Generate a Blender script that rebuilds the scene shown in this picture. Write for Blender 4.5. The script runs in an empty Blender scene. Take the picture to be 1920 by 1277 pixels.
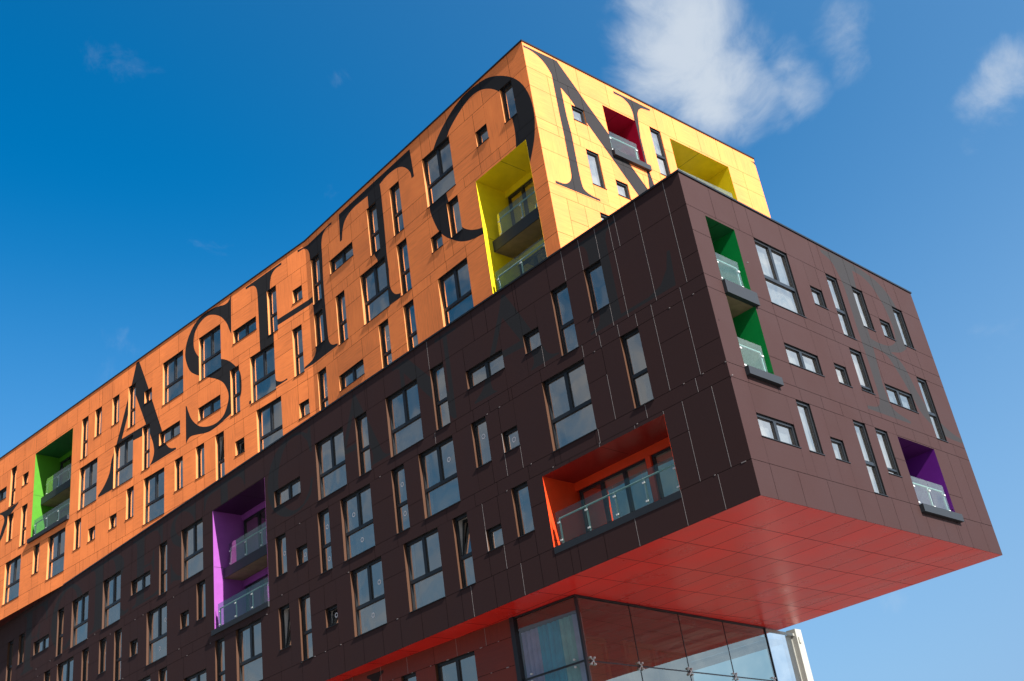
import bpy, bmesh, math, random
from math import radians, sin, cos, pi
from mathutils import Vector, Matrix
from mathutils.geometry import delaunay_2d_cdt
random.seed(7)
S = bpy.context.scene
COL = S.collection
# ------------------------------------------------------------------ measured data (metres on each facade)
WINS = [['UL', 'W', -26.81, 0], ['UL', 'T', -24.79, 0], ['UL', 'S', -23.46, 0], ['UL', 'N', -24.8, 1], ['UL', 'T', -23.36, 1], ['UL', 'L', -17.68, 1], ['UL', 'T', -17.64, 0], ['UL', 'N', -16.4, 0], ['UL', 'N', -14.83, 0], ['UL', 'T', -13.41, 0], ['UL', 'S', -12.02, 0], ['UL', 'L', -10.52, 0], ['UL', 'L', -7.65, 0], ['UL', 'W', -5.11, 0], ['UL', 'W', -7.76, 1], ['UL', 'T', -5.38, 1], ['UL', 'L', -14.57, 1], ['UL', 'T', -12.16, 1], ['UL', 'W', -10.78, 1], ['UL', 'N', -9.56, 2], ['UL', 'N', -7.97, 2], ['UL', 'To', -6.55, 2], ['UL', 'So', -5.17, 2], ['UL', 'L', -12.0, 2], ['UL', 'N', -13.43, 2], ['UL', 'N', -17.96, 2], ['UL', 'S', -16.67, 2], ['UL', 'S', -14.83, 2], ['UL', 'L', -24.72, 2], ['UL', 'N', -21.85, 2], ['UL', 'L', -20.42, 2], ['UL', 'T', -2.66, 0], ['UL', 'S', -0.99, 0], ['UL', 'L', -3.99, 1], ['UL', 'T', -1.15, 1], ['UL', 'L', -3.69, 2], ['UL', 'S', -0.98, 2], ['UR', 'T', 0.33, 0], ['UR', 'T', 0.28, 2], ['UR', 'N', 0.31, 1], ['UR', 'W', 1.67, 0], ['UR', 'T', 1.9, 1], ['UR', 'T', 4.43, 0], ['UR', 'L', 3.62, 1], ['UR', 'T', 5.97, 0], ['UR', 'L', 8.06, 0], ['UR', 'T', 6.03, 1], ['UR', 'S', 11.07, 0], ['UR', 'N', 12.58, 0], ['UR', 'N', 9.1, 1], ['UR', 'S', 8.0, 1], ['UR', 'L', 8.1, 2], ['UR', 'T', 6.03, 2], ['UR', 'T', 4.47, 2], ['UR', 'W', 1.72, 2], ['UE', 'S', 1.93, 0], ['UE', 'N', 2.21, 1], ['UE', 'S', 3.45, 1], ['UE', 'T', 6.16, 0], ['DL', 'N', -3.85, 0], ['DL', 'T', -5.22, 0], ['DL', 'S', -6.59, 0], ['DL', 'L', -6.15, 1], ['DL', 'T', -3.07, 1], ['DL', 'W', -9.21, 0], ['DL', 'T', -10.85, 0], ['DL', 'N', -9.29, 1], ['DL', 'S', -8.05, 1], ['DL', 'L', -11.86, 1], ['DL', 'L', -13.21, 0], ['DL', 'T', -14.95, 0], ['DL', 'L', -17.35, 0], ['DL', 'W', -20.08, 0], ['DL', 'T', -13.28, 1], ['DL', 'L', -16.11, 1], ['DL', 'T', -17.47, 1], ['DL', 'S', -18.86, 1], ['DL', 'N', -20.14, 1], ['DL', 'L', -13.02, 2], ['DL', 'To', -10.63, 2], ['DL', 'S', -9.27, 2], ['DL', 'N', -8.0, 2], ['DL', 'L', -15.86, 2], ['DL', 'So', -17.36, 2], ['DL', 'T', -18.87, 2], ['DL', 'No', -20.12, 2], ['DL', 'L', -22.96, 2], ['DL', 'T', -24.43, 2], ['DL', 'L', -26.9, 0], ['DL', 'T', -28.74, 0], ['DL', 'W', -31.19, 0], ['DL', 'L', -33.84, 0], ['DL', 'L', -36.94, 0], ['DL', 'T', -38.45, 0], ['DL', 'W', -41.0, 0], ['DL', 'N', -42.8, 0], ['DL', 'T', -44.15, 0], ['DL', 'N', -25.74, 1], ['DL', 'S', -27.01, 1], ['DL', 'L', -29.77, 1], ['DL', 'S', -31.2, 1], ['DL', 'T', -32.63, 1], ['DL', 'N', -34.04, 1], ['DL', 'N', -35.72, 1], ['DL', 'L', -38.24, 1], ['DL', 'N', -39.63, 1], ['DL', 'N', -28.73, 2], ['DE', 'L', 3.08, 0], ['DE', 'S', 5.61, 0], ['DE', 'T', 6.85, 0], ['DE', 'N', 8.37, 0], ['DE', 'S', 9.63, 0], ['DE', 'N', 10.9, 0], ['DE', 'W', 3.11, 1], ['DE', 'S', 5.62, 1], ['DE', 'P', 6.88, 1], ['DE', 'W', 8.48, 1], ['DE', 'T', 10.95, 1], ['DE', 'W', 0.74, 2], ['DE', 'N', 2.87, 2], ['DE', 'S', 4.13, 2], ['DE', 'T', 5.71, 2], ['DE', 'P', 6.91, 2], ['LL', 'L', -5.74, 0], ['LL', 'N', -7.27, 0], ['DL', 'W', -26.77, 2], ['DL', 'L', -31.09, 2], ['UE', 'N', 2.24, 2]]
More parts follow.
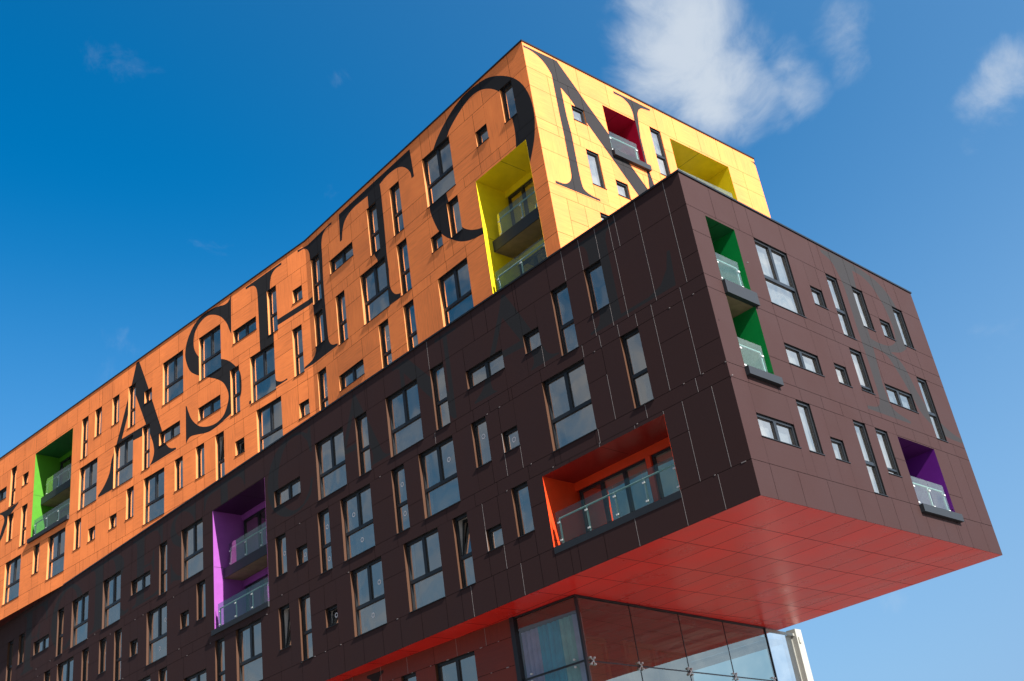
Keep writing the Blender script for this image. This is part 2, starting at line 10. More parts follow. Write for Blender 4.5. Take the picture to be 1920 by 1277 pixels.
LET = {"A":[[[-12.75,9.224],[-12.528,9.202],[-12.321,8.754],[-12.109,8.293],[-11.909,7.858],[-11.741,7.49],[-11.647,7.276],[-11.556,7.061],[-11.465,6.846],[-11.372,6.631],[-11.203,6.243],[-10.997,5.774],[-10.792,5.306],[-10.624,4.92],[-10.532,4.698],[-10.44,4.466],[-10.353,4.251],[-10.28,4.082],[-10.245,4.013],[-10.206,3.946],[-10.161,3.882],[-10.111,3.823],[-10.051,3.764],[-9.983,3.707],[-9.91,3.656],[-9.833,3.612],[-9.748,3.578],[-9.657,3.552],[-9.563,3.53],[-9.47,3.506],[-9.437,3.411],[-11.539,3.398],[-11.481,3.449],[-11.42,3.499],[-11.363,3.552],[-11.315,3.612],[-11.27,3.685],[-11.229,3.767],[-11.198,3.855],[-11.183,3.944],[-11.186,4.05],[-11.206,4.165],[-11.235,4.284],[-11.269,4.398],[-11.309,4.507],[-11.357,4.614],[-11.409,4.721],[-11.46,4.827],[-11.526,4.965],[-11.599,5.116],[-11.675,5.274],[-11.75,5.428],[-11.58,5.088],[-14.141,5.282],[-14.195,5.198],[-14.252,5.115],[-14.304,5.029],[-14.347,4.939],[-14.378,4.843],[-14.399,4.742],[-14.415,4.639],[-14.428,4.535],[-14.442,4.417],[-14.453,4.291],[-14.459,4.164],[-14.455,4.043],[-14.444,3.93],[-14.425,3.816],[-14.395,3.708],[-14.351,3.613],[-14.288,3.537],[-14.208,3.475],[-14.121,3.418],[-14.038,3.358],[-15.882,3.398],[-15.863,3.513],[-15.731,3.589],[-15.597,3.662],[-15.466,3.74],[-15.344,3.829],[-15.228,3.931],[-15.116,4.043],[-15.016,4.163],[-14.934,4.291],[-14.881,4.431],[-14.85,4.583],[-14.822,4.737],[-14.776,4.884],[-14.691,5.048],[-14.585,5.218],[-14.474,5.393],[-14.374,5.57],[-14.195,5.946],[-13.979,6.413],[-13.762,6.89],[-13.577,7.293],[-13.46,7.539],[-13.341,7.784],[-13.225,8.029],[-13.116,8.272],[-13.02,8.508],[-12.929,8.746],[-12.84,8.985]],[[-12.917,7.769],[-11.87,5.599],[-13.91,5.661]]],"S":[[[-5.176,9.204],[-5.231,7.273],[-5.261,7.331],[-5.29,7.389],[-5.319,7.447],[-5.347,7.506],[-5.386,7.605],[-5.43,7.722],[-5.48,7.843],[-5.539,7.957],[-5.622,8.086],[-5.72,8.223],[-5.829,8.357],[-5.943,8.478],[-6.065,8.584],[-6.197,8.681],[-6.333,8.767],[-6.468,8.842],[-6.598,8.906],[-6.732,8.963],[-6.869,9.006],[-7.006,9.028],[-7.147,9.027],[-7.291,9.007],[-7.431,8.971],[-7.558,8.921],[-7.674,8.857],[-7.783,8.777],[-7.877,8.686],[-7.951,8.587],[-8.0,8.477],[-8.029,8.355],[-8.043,8.23],[-8.047,8.114],[-8.043,8.01],[-8.028,7.907],[-8.002,7.806],[-7.965,7.709],[-7.906,7.591],[-7.832,7.466],[-7.744,7.344],[-7.644,7.236],[-7.499,7.117],[-7.326,6.997],[-7.139,6.883],[-6.951,6.78],[-6.724,6.677],[-6.47,6.577],[-6.222,6.482],[-6.012,6.392],[-5.878,6.323],[-5.747,6.246],[-5.622,6.165],[-5.504,6.08],[-5.399,5.995],[-5.299,5.903],[-5.203,5.808],[-5.11,5.709],[-5.007,5.596],[-4.9,5.475],[-4.803,5.351],[-4.727,5.23],[-4.679,5.12],[-4.647,5.004],[-4.626,4.884],[-4.616,4.764],[-4.61,4.609],[-4.612,4.434],[-4.629,4.262],[-4.666,4.114],[-4.73,3.999],[-4.82,3.896],[-4.919,3.805],[-5.01,3.725],[-5.081,3.665],[-5.155,3.61],[-5.234,3.561],[-5.318,3.521],[-5.421,3.485],[-5.536,3.457],[-5.656,3.432],[-5.774,3.408],[-5.897,3.382],[-6.024,3.357],[-6.154,3.334],[-6.283,3.315],[-6.432,3.299],[-6.591,3.284],[-6.75,3.275],[-6.9,3.275],[-7.031,3.288],[-7.162,3.31],[-7.292,3.338],[-7.417,3.367],[-7.537,3.398],[-7.656,3.433],[-7.774,3.468],[-7.888,3.499],[-7.999,3.526],[-8.113,3.553],[-8.221,3.574],[-8.312,3.585],[-8.368,3.584],[-8.423,3.575],[-8.477,3.558],[-8.527,3.534],[-8.571,3.499],[-8.612,3.455],[-8.65,3.406],[-8.69,3.36],[-8.695,5.225],[-8.619,5.172],[-8.585,5.084],[-8.553,4.996],[-8.518,4.908],[-8.481,4.822],[-8.432,4.716],[-8.379,4.602],[-8.318,4.488],[-8.248,4.381],[-8.156,4.265],[-8.05,4.147],[-7.937,4.034],[-7.828,3.937],[-7.731,3.863],[-7.628,3.798],[-7.521,3.74],[-7.411,3.688],[-7.288,3.639],[-7.158,3.594],[-7.025,3.557],[-6.894,3.527],[-6.765,3.505],[-6.635,3.489],[-6.505,3.482],[-6.38,3.488],[-6.257,3.506],[-6.134,3.536],[-6.018,3.578],[-5.917,3.634],[-5.833,3.708],[-5.762,3.8],[-5.703,3.898],[-5.651,3.992],[-5.609,4.077],[-5.574,4.166],[-5.548,4.257],[-5.537,4.348],[-5.541,4.442],[-5.559,4.538],[-5.588,4.633],[-5.624,4.725],[-5.679,4.838],[-5.747,4.96],[-5.826,5.082],[-5.915,5.192],[-6.025,5.297],[-6.151,5.398],[-6.285,5.494],[-6.421,5.585],[-6.561,5.671],[-6.708,5.752],[-6.854,5.829],[-6.992,5.903],[-7.113,5.972],[-7.236,6.041],[-7.355,6.11],[-7.467,6.174],[-7.561,6.229],[-7.656,6.284],[-7.75,6.341],[-7.841,6.402],[-7.956,6.483],[-8.081,6.573],[-8.203,6.671],[-8.308,6.775],[-8.392,6.885],[-8.464,7.004],[-8.525,7.129],[-8.579,7.257],[-8.63,7.394],[-8.676,7.538],[-8.708,7.685],[-8.719,7.833],[-8.708,7.983],[-8.679,8.136],[-8.632,8.287],[-8.568,8.429],[-8.481,8.572],[-8.373,8.715],[-8.249,8.848],[-8.113,8.961],[-7.963,9.056],[-7.797,9.136],[-7.621,9.198],[-7.441,9.239],[-7.224,9.256],[-6.983,9.251],[-6.747,9.233],[-6.544,9.213],[-6.411,9.191],[-6.277,9.158],[-6.148,9.121],[-6.03,9.087],[-5.936,9.058],[-5.84,9.026],[-5.747,8.997],[-5.661,8.979],[-5.586,8.973],[-5.51,8.975],[-5.437,8.985],[-5.374,9.007],[-5.324,9.044],[-5.283,9.095],[-5.246,9.151],[-5.208,9.205]]],"H":[[[-4.12,9.091],[-1.59,9.078],[-1.599,8.96],[-1.699,8.964],[-1.802,8.969],[-1.901,8.971],[-1.989,8.963],[-2.058,8.945],[-2.126,8.917],[-2.189,8.883],[-2.242,8.842],[-2.287,8.796],[-2.323,8.742],[-2.353,8.684],[-2.375,8.623],[-2.396,8.536],[-2.411,8.434],[-2.423,8.327],[-2.43,8.222],[-2.448,7.982],[-2.472,7.679],[-2.48,7.368],[-2.453,7.106],[-2.381,6.931],[-2.27,6.774],[-2.142,6.623],[-2.023,6.469],[0.214,6.415],[0.218,6.144],[-2.013,6.191],[-2.327,6.08],[-2.346,5.074],[-2.353,4.021],[-2.35,3.952],[-2.348,3.88],[-2.342,3.813],[-2.325,3.755],[-2.293,3.709],[-2.25,3.671],[-2.201,3.639],[-2.151,3.61],[-2.093,3.582],[-2.029,3.557],[-1.963,3.537],[-1.895,3.522],[-1.825,3.516],[-1.752,3.515],[-1.677,3.518],[-1.603,3.519],[-1.595,3.451],[-4.142,3.388],[-4.135,3.534],[-4.038,3.537],[-3.94,3.539],[-3.845,3.544],[-3.757,3.56],[-3.679,3.586],[-3.603,3.619],[-3.533,3.663],[-3.477,3.72],[-3.428,3.802],[-3.387,3.904],[-3.355,4.014],[-3.332,4.123],[-3.311,4.276],[-3.296,4.453],[-3.284,4.64],[-3.271,4.821],[-3.274,5.6],[-3.281,6.31],[-3.287,7.056],[-3.294,7.732],[-3.302,8.232],[-3.307,8.332],[-3.316,8.434],[-3.33,8.531],[-3.351,8.616],[-3.374,8.68],[-3.406,8.741],[-3.444,8.797],[-3.49,8.845],[-3.543,8.884],[-3.605,8.915],[-3.67,8.939],[-3.737,8.956],[-3.819,8.968],[-3.909,8.972],[-4.003,8.973],[-4.094,8.976]],[[-0.503,9.103],[0.197,8.988],[2.032,9.046],[2.009,8.941],[1.908,8.951],[1.806,8.965],[1.708,8.973],[1.617,8.966],[1.536,8.943],[1.458,8.907],[1.388,8.86],[1.329,8.801],[1.283,8.728],[1.248,8.642],[1.222,8.548],[1.204,8.455],[1.193,8.344],[1.192,8.223],[1.194,8.098],[1.193,7.975],[1.182,7.713],[1.167,7.389],[1.154,7.041],[1.145,6.704],[1.144,6.374],[1.147,6.038],[1.153,5.701],[1.161,5.366],[1.169,5.012],[1.179,4.642],[1.191,4.304],[1.205,4.049],[1.213,3.982],[1.227,3.914],[1.249,3.85],[1.277,3.791],[1.312,3.737],[1.355,3.687],[1.404,3.642],[1.458,3.606],[1.532,3.574],[1.618,3.548],[1.709,3.525],[1.797,3.501],[1.806,3.409],[-0.537,3.437],[-0.502,3.524],[-0.4,3.543],[-0.295,3.56],[-0.195,3.58],[-0.104,3.603],[-0.033,3.627],[0.039,3.655],[0.105,3.69],[0.163,3.733],[0.213,3.785],[0.257,3.844],[0.291,3.91],[0.316,3.979],[0.333,4.075],[0.34,4.186],[0.342,4.303],[0.342,4.417],[0.338,4.717],[0.329,5.099],[0.319,5.514],[0.312,5.913],[0.308,6.357],[0.305,6.837],[0.304,7.29],[0.301,7.652],[0.3,7.819],[0.298,7.992],[0.295,8.153],[0.291,8.285],[0.289,8.351],[0.285,8.417],[0.278,8.483],[0.263,8.547],[0.238,8.614],[0.206,8.682],[0.167,8.747],[0.123,8.805],[0.072,8.856],[0.014,8.902],[-0.05,8.94],[-0.117,8.967],[-0.202,8.982],[-0.297,8.985],[-0.396,8.983],[-0.494,8.984]]],"Hb":[[[0.193,6.42],[1.102,6.325],[1.104,6.057],[0.197,6.148]]],"T":[[[2.573,9.074],[3.499,9.084],[7.446,9.089],[7.518,7.777],[7.365,7.772],[7.357,7.847],[7.352,7.922],[7.343,7.997],[7.324,8.069],[7.291,8.145],[7.249,8.223],[7.2,8.3],[7.146,8.371],[7.085,8.443],[7.018,8.513],[6.944,8.579],[6.868,8.636],[6.787,8.684],[6.701,8.726],[6.611,8.76],[6.52,8.785],[6.395,8.809],[6.253,8.827],[6.106,8.838],[5.963,8.839],[5.827,8.828],[5.693,8.806],[5.559,8.779],[5.424,8.754],[5.453,8.171],[5.443,7.053],[5.425,5.913],[5.407,5.589],[5.441,4.534],[5.441,5.037],[5.43,4.809],[5.417,4.573],[5.407,4.354],[5.407,4.178],[5.416,4.098],[5.434,4.019],[5.459,3.943],[5.488,3.874],[5.52,3.814],[5.558,3.756],[5.6,3.704],[5.645,3.659],[5.693,3.623],[5.747,3.593],[5.801,3.569],[5.848,3.55],[5.881,3.54],[5.914,3.535],[5.948,3.532],[5.982,3.528],[5.961,3.352],[4.35,3.39],[4.363,3.479],[4.433,3.489],[4.506,3.498],[4.575,3.51],[4.632,3.532],[4.674,3.564],[4.709,3.606],[4.737,3.654],[4.755,3.705],[4.768,3.785],[4.774,3.881],[4.777,3.984],[4.778,4.084],[4.785,4.387],[4.792,4.78],[4.8,5.21],[4.807,5.622],[4.671,5.893],[4.576,8.246],[4.583,8.722],[4.026,8.756],[3.943,8.76],[3.861,8.764],[3.778,8.767],[3.696,8.766],[3.6,8.758],[3.496,8.747],[3.396,8.732],[3.307,8.714],[3.24,8.696],[3.174,8.672],[3.111,8.643],[3.052,8.611],[2.998,8.574],[2.948,8.532],[2.901,8.486],[2.86,8.435],[2.821,8.374],[2.786,8.305],[2.755,8.232],[2.729,8.159],[2.705,8.073],[2.685,7.979],[2.667,7.883],[2.648,7.788],[2.502,7.785]]],"O":[[[12.747,8.689],[12.868,8.592],[12.994,8.484],[13.117,8.372],[13.229,8.259],[13.326,8.149],[13.416,8.035],[13.501,7.916],[13.578,7.793],[13.649,7.66],[13.715,7.521],[13.773,7.379],[13.823,7.235],[13.866,7.093],[13.9,6.948],[13.928,6.801],[13.948,6.653],[13.96,6.5],[13.964,6.342],[13.962,6.188],[13.955,6.044],[13.941,5.923],[13.921,5.8],[13.896,5.681],[13.869,5.569],[13.844,5.47],[13.814,5.372],[13.782,5.276],[13.747,5.182],[13.708,5.092],[13.666,5.004],[13.622,4.917],[13.576,4.83],[13.528,4.741],[13.479,4.65],[13.427,4.561],[13.369,4.475],[13.302,4.386],[13.227,4.297],[13.148,4.21],[13.065,4.127],[12.967,4.038],[12.859,3.946],[12.746,3.858],[12.63,3.776],[12.513,3.7],[12.392,3.629],[12.268,3.566],[12.14,3.512],[11.906,3.433],[11.62,3.347],[11.336,3.271],[11.109,3.222],[11.001,3.22],[10.889,3.237],[10.784,3.261],[10.695,3.281],[10.643,3.29],[10.591,3.301],[10.54,3.312],[10.488,3.322],[10.41,3.337],[10.321,3.352],[10.229,3.37],[10.139,3.393],[10.053,3.42],[9.967,3.452],[9.882,3.487],[9.798,3.526],[9.713,3.567],[9.627,3.613],[9.543,3.662],[9.462,3.715],[9.377,3.778],[9.292,3.849],[9.21,3.92],[9.135,3.985],[9.077,4.035],[9.018,4.086],[8.961,4.137],[8.906,4.191],[8.849,4.252],[8.792,4.316],[8.736,4.382],[8.683,4.451],[8.627,4.526],[8.57,4.607],[8.516,4.691],[8.469,4.778],[8.424,4.882],[8.383,4.997],[8.345,5.112],[8.311,5.219],[8.283,5.307],[8.257,5.397],[8.233,5.485],[8.213,5.569],[8.196,5.642],[8.181,5.715],[8.169,5.789],[8.164,5.863],[8.166,5.993],[8.174,6.147],[8.186,6.311],[8.2,6.468],[8.216,6.615],[8.235,6.763],[8.257,6.909],[8.284,7.052],[8.315,7.19],[8.349,7.327],[8.39,7.463],[8.44,7.595],[8.507,7.735],[8.585,7.878],[8.669,8.014],[8.752,8.135],[8.823,8.227],[8.902,8.314],[8.985,8.396],[9.071,8.474],[9.164,8.551],[9.261,8.624],[9.363,8.694],[9.467,8.759],[9.594,8.835],[9.735,8.912],[9.882,8.987],[10.031,9.052],[10.187,9.108],[10.35,9.158],[10.509,9.199],[10.651,9.23],[10.755,9.245],[10.86,9.251],[10.965,9.253],[11.068,9.252],[11.169,9.248],[11.269,9.24],[11.369,9.23],[11.469,9.216],[11.583,9.2],[11.704,9.18],[11.824,9.156],[11.934,9.129],[12.029,9.1],[12.122,9.066],[12.213,9.026],[12.301,8.982],[12.408,8.921],[12.522,8.849],[12.637,8.77]],[[11.998,8.658],[12.086,8.595],[12.173,8.525],[12.256,8.451],[12.333,8.376],[12.4,8.304],[12.464,8.228],[12.524,8.149],[12.578,8.066],[12.636,7.966],[12.694,7.857],[12.747,7.742],[12.791,7.625],[12.826,7.502],[12.853,7.374],[12.874,7.243],[12.894,7.113],[12.911,6.981],[12.924,6.847],[12.935,6.714],[12.945,6.583],[12.953,6.459],[12.961,6.334],[12.965,6.209],[12.963,6.084],[12.954,5.941],[12.939,5.79],[12.919,5.64],[12.895,5.5],[12.869,5.38],[12.838,5.261],[12.801,5.144],[12.757,5.03],[12.709,4.917],[12.655,4.805],[12.592,4.699],[12.519,4.6],[12.423,4.505],[12.313,4.414],[12.194,4.328],[12.076,4.245],[11.835,4.075],[11.533,3.865],[11.233,3.667],[10.996,3.534],[10.897,3.514],[10.789,3.527],[10.685,3.553],[10.596,3.576],[10.539,3.592],[10.483,3.613],[10.429,3.638],[10.375,3.663],[10.317,3.691],[10.258,3.721],[10.2,3.753],[10.143,3.788],[10.079,3.832],[10.012,3.881],[9.946,3.932],[9.886,3.984],[9.836,4.032],[9.788,4.082],[9.743,4.136],[9.703,4.192],[9.647,4.278],[9.587,4.379],[9.529,4.487],[9.477,4.595],[9.423,4.731],[9.369,4.882],[9.32,5.034],[9.28,5.172],[9.255,5.283],[9.235,5.397],[9.22,5.508],[9.205,5.608],[9.193,5.683],[9.18,5.759],[9.17,5.835],[9.164,5.911],[9.16,6.069],[9.159,6.263],[9.162,6.47],[9.171,6.667],[9.184,6.848],[9.203,7.032],[9.227,7.21],[9.257,7.373],[9.293,7.512],[9.339,7.651],[9.389,7.782],[9.437,7.896],[9.476,7.976],[9.521,8.053],[9.569,8.126],[9.618,8.194],[9.665,8.252],[9.715,8.309],[9.768,8.361],[9.827,8.407],[9.924,8.47],[10.042,8.538],[10.169,8.605],[10.294,8.665],[10.426,8.723],[10.565,8.779],[10.702,8.829],[10.83,8.868],[10.934,8.892],[11.04,8.909],[11.146,8.919],[11.249,8.921],[11.348,8.914],[11.446,8.9],[11.543,8.877],[11.638,8.848],[11.731,8.811],[11.823,8.765],[11.912,8.714]]],"K":[[[-23.741,5.956],[-23.763,5.857],[-23.864,5.817],[-23.967,5.777],[-24.067,5.736],[-24.162,5.696],[-24.246,5.655],[-24.33,5.611],[-24.412,5.568],[-24.492,5.532],[-24.572,5.513],[-24.656,5.501],[-24.733,5.484],[-24.791,5.449],[-24.817,5.388],[-24.822,5.308],[-24.823,5.222],[-24.837,5.143],[-24.872,5.065],[-24.916,4.987],[-24.965,4.91],[-25.016,4.835],[-25.069,4.759],[-25.125,4.682],[-25.183,4.609],[-25.241,4.544],[-25.297,4.491],[-25.357,4.442],[-25.419,4.395],[-25.48,4.348],[-25.951,3.907],[-26.059,4.627],[-25.528,4.683],[-25.485,4.776],[-25.441,4.87],[-25.398,4.96],[-25.356,5.04],[-25.319,5.098],[-25.277,5.155],[-25.238,5.211],[-25.21,5.268],[-25.194,5.323],[-25.185,5.381],[-25.186,5.439],[-25.198,5.495],[-25.224,5.555],[-25.263,5.618],[-25.311,5.677],[-25.365,5.728],[-25.438,5.775],[-25.524,5.818],[-25.616,5.858],[-25.705,5.9],[-26.246,5.873],[-26.279,6.096],[-25.715,5.974],[-25.481,5.959],[-25.24,5.943],[-25.011,5.929],[-24.811,5.92],[-24.678,5.916],[-24.545,5.916],[-24.413,5.918],[-24.28,5.921],[-24.146,5.928],[-24.011,5.937],[-23.876,5.946]]],"N":[[[0.033,9.124],[1.643,9.186],[1.776,9.008],[2.324,8.351],[2.81,7.731],[3.421,7.035],[4.46,5.752],[5.236,4.831],[5.33,5.47],[5.334,8.175],[5.338,8.251],[5.345,8.328],[5.347,8.404],[5.341,8.479],[5.325,8.562],[5.303,8.648],[5.272,8.73],[5.23,8.801],[5.173,8.859],[5.105,8.908],[5.03,8.948],[4.956,8.977],[4.88,8.99],[4.801,8.991],[4.723,8.986],[4.655,8.983],[4.609,8.984],[4.562,8.985],[4.515,8.985],[4.468,8.986],[4.476,9.104],[6.498,9.12],[6.442,9.006],[6.322,8.989],[6.199,8.973],[6.083,8.954],[5.986,8.93],[5.926,8.905],[5.87,8.87],[5.818,8.829],[5.773,8.782],[5.732,8.728],[5.697,8.665],[5.667,8.601],[5.644,8.544],[5.63,8.499],[5.622,8.453],[5.615,8.406],[5.608,8.36],[5.47,7.372],[5.485,5.958],[5.617,5.189],[5.419,4.436],[4.889,3.885],[4.584,4.351],[3.446,5.727],[2.634,6.702],[1.885,7.638],[1.558,7.916],[1.569,6.684],[1.63,5.912],[1.61,4.235],[1.614,4.148],[1.617,4.06],[1.621,3.974],[1.629,3.894],[1.637,3.824],[1.646,3.753],[1.664,3.686],[1.699,3.631],[1.757,3.588],[1.833,3.555],[1.918,3.529],[2.001,3.51],[2.093,3.498],[2.193,3.494],[2.296,3.493],[2.397,3.491],[2.407,3.396],[0.345,3.382],[0.357,3.5],[0.464,3.504],[0.572,3.505],[0.676,3.511],[0.769,3.528],[0.842,3.558],[0.912,3.599],[0.976,3.648],[1.031,3.7],[1.078,3.756],[1.117,3.818],[1.149,3.885],[1.173,3.954],[1.189,4.036],[1.196,4.127],[1.199,4.22],[1.202,4.313],[1.21,4.52],[1.217,4.779],[1.225,5.058],[1.233,5.327],[1.208,6.712],[1.212,8.35],[1.185,8.402],[1.158,8.454],[1.13,8.505],[1.1,8.555],[1.06,8.613],[1.016,8.674],[0.967,8.734],[0.913,8.788],[0.847,8.839],[0.773,8.887],[0.694,8.931],[0.616,8.966],[0.537,8.993],[0.456,9.013],[0.375,9.027],[0.299,9.036],[0.233,9.039],[0.167,9.037],[0.101,9.032],[0.034,9.028]]],"Nf":[[[12.569,9.08],[12.932,9.112],[12.894,8.914],[12.867,8.941],[12.841,8.97],[12.813,8.996],[12.782,9.017],[12.736,9.035],[12.682,9.051],[12.625,9.065]]],"R":[[[7.011,-0.131],[7.719,-0.029],[9.11,-0.059],[9.257,-0.074],[9.404,-0.088],[9.552,-0.105],[9.698,-0.126],[9.862,-0.155],[10.035,-0.187],[10.205,-0.226],[10.361,-0.273],[10.495,-0.328],[10.627,-0.394],[10.75,-0.466],[10.859,-0.542],[10.948,-0.612],[11.031,-0.691],[11.103,-0.777],[11.162,-0.873],[11.202,-0.985],[11.226,-1.11],[11.243,-1.238],[11.262,-1.359],[11.286,-1.465],[11.312,-1.573],[11.332,-1.679],[11.341,-1.783],[11.338,-1.885],[11.326,-1.988],[11.303,-2.087],[11.266,-2.182],[11.206,-2.297],[11.128,-2.42],[11.036,-2.54],[10.933,-2.644],[10.811,-2.733],[10.673,-2.811],[10.526,-2.88],[10.377,-2.94],[10.193,-2.995],[9.984,-3.041],[9.801,-3.081],[9.694,-3.115],[9.695,-3.14],[9.77,-3.155],[9.874,-3.171],[9.96,-3.197],[10.033,-3.242],[10.109,-3.295],[10.183,-3.357],[10.248,-3.425],[10.306,-3.507],[10.359,-3.599],[10.407,-3.696],[10.452,-3.794],[10.498,-3.92],[10.542,-4.062],[10.591,-4.206],[10.653,-4.34],[10.73,-4.462],[10.818,-4.578],[10.916,-4.687],[11.021,-4.787],[11.143,-4.885],[11.277,-4.977],[11.418,-5.063],[11.562,-5.142],[11.709,-5.216],[11.862,-5.285],[12.018,-5.347],[12.177,-5.399],[12.339,-5.44],[12.505,-5.47],[12.672,-5.496],[12.839,-5.524],[12.775,-5.666],[12.519,-5.666],[12.257,-5.669],[12.006,-5.667],[11.782,-5.651],[11.616,-5.621],[11.452,-5.577],[11.291,-5.522],[11.133,-5.461],[10.963,-5.396],[10.787,-5.324],[10.621,-5.24],[10.477,-5.135],[10.363,-4.998],[10.271,-4.836],[10.191,-4.669],[10.116,-4.519],[10.054,-4.401],[9.996,-4.281],[9.937,-4.162],[9.874,-4.049],[9.807,-3.943],[9.734,-3.838],[9.661,-3.738],[9.592,-3.646],[9.537,-3.567],[9.483,-3.486],[9.423,-3.412],[9.35,-3.352],[9.253,-3.306],[9.139,-3.272],[9.022,-3.247],[8.91,-3.228],[8.813,-3.217],[8.714,-3.214],[8.616,-3.214],[8.517,-3.212],[8.345,-4.579],[8.352,-4.739],[8.355,-4.905],[8.365,-5.06],[8.393,-5.184],[8.437,-5.258],[8.502,-5.319],[8.58,-5.368],[8.661,-5.404],[8.817,-5.449],[9.011,-5.49],[9.221,-5.529],[9.423,-5.568],[9.392,-5.653],[6.869,-5.677],[6.908,-5.572],[7.046,-5.556],[7.189,-5.541],[7.323,-5.524],[7.437,-5.501],[7.511,-5.479],[7.584,-5.45],[7.65,-5.412],[7.707,-5.361],[7.755,-5.292],[7.797,-5.209],[7.828,-5.119],[7.847,-5.028],[7.862,-4.821],[7.87,-4.561],[7.874,-4.28],[7.879,-4.01],[7.848,-2.627],[7.854,-2.276],[7.862,-1.913],[7.865,-1.576],[7.858,-1.302],[7.84,-1.168],[7.81,-1.034],[7.771,-0.906],[7.729,-0.789],[7.691,-0.688],[7.649,-0.588],[7.595,-0.496],[7.524,-0.42],[7.421,-0.362],[7.297,-0.319],[7.163,-0.282],[7.034,-0.242]],[[8.803,-0.35],[8.967,-0.357],[9.134,-0.361],[9.296,-0.372],[9.445,-0.4],[9.577,-0.446],[9.705,-0.508],[9.824,-0.582],[9.93,-0.665],[10.019,-0.758],[10.097,-0.863],[10.164,-0.974],[10.225,-1.086],[10.278,-1.196],[10.323,-1.309],[10.361,-1.425],[10.392,-1.544],[10.419,-1.676],[10.442,-1.816],[10.454,-1.957],[10.45,-2.091],[10.431,-2.219],[10.399,-2.347],[10.349,-2.466],[10.276,-2.57],[10.169,-2.661],[10.034,-2.742],[9.885,-2.81],[9.735,-2.864],[9.574,-2.903],[9.401,-2.927],[9.228,-2.941],[9.067,-2.949],[8.933,-2.948],[8.8,-2.938],[8.666,-2.925],[8.532,-2.913],[8.577,-1.819]]]}
H_UP, H_DK, Z_GROUND = 9.27, -9.4, -19.5
A_UL, A_UR, A_UE = radians(4.68), radians(-2.5013), radians(87.6)
K = (-19.2312, 1.4956); LU = 14.008
CN = (K[0] + cos(A_UR) * LU, K[1] + sin(A_UR) * LU)
LC = (-7.488, 1.3913)
FR = {'UL': (K, A_UL), 'UR': (K, A_UR), 'UE': (CN, A_UE), 'DL': ((0, 0), 0.0), 'DE': ((0, 0), pi / 2),
      'LL': (LC, radians(4.45)), 'LE': (LC, radians(94.33))}
def to_world(f, u, v, w=0.0):
    (ox, oy), a = FR[f]
    return Vector((ox + cos(a) * u - sin(a) * w, oy + sin(a) * u + cos(a) * w, v))

# ------------------------------------------------------------------ materials
MATS = {}
def new_mat(name):
    m = bpy.data.materials.new(name); m.use_nodes = True
    nt = m.node_tree
    for n in list(nt.nodes): nt.nodes.remove(n)
    out = nt.nodes.new('ShaderNodeOutputMaterial')
    b = nt.nodes.new('ShaderNodeBsdfPrincipled')
    nt.links.new(b.outputs[0], out.inputs[0])
    MATS[name] = m
    return m, nt, b, out
def N(nt, t, **kw):
    n = nt.nodes.new(t)
    for k, v in kw.items(): setattr(n, k, v)
    return n
def plain(name, col, rough=0.6, ior=1.45, metal=0.0, var=0.06, scale=3.0, bump=0.0):
    m, nt, b, o = new_mat(name)
    tc = N(nt, 'ShaderNodeTexCoord'); no = N(nt, 'ShaderNodeTexNoise'); no.inputs['Scale'].default_value = scale
    no.inputs['Detail'].default_value = 5
    nt.links.new(tc.outputs['Object'], no.inputs['Vector'])
    hs = N(nt, 'ShaderNodeHueSaturation'); hs.inputs['Color'].default_value = (*col, 1)
    mr = N(nt, 'ShaderNodeMapRange'); mr.inputs['From Min'].default_value = 0.3; mr.inputs['From Max'].default_value = 0.7
    mr.inputs['To Min'].default_value = 1 - var; mr.inputs['To Max'].default_value = 1 + var
    nt.links.new(no.outputs[0], mr.inputs[0]); nt.links.new(mr.outputs[0], hs.inputs['Value'])
    nt.links.new(hs.outputs[0], b.inputs['Base Color'])
    b.inputs['Roughness'].default_value = rough; b.inputs['IOR'].default_value = ior; b.inputs['Metallic'].default_value = metal
    if bump:
        bp = N(nt, 'ShaderNodeBump'); bp.inputs['Strength'].default_value = bump; bp.inputs['Distance'].default_value = 0.01
        n2 = N(nt, 'ShaderNodeTexNoise'); n2.inputs['Scale'].default_value = 40
        nt.links.new(tc.outputs['Object'], n2.inputs['Vector']); nt.links.new(n2.outputs[0], bp.inputs['Height']); nt.links.new(bp.outputs[0], b.inputs['Normal'])
    return m
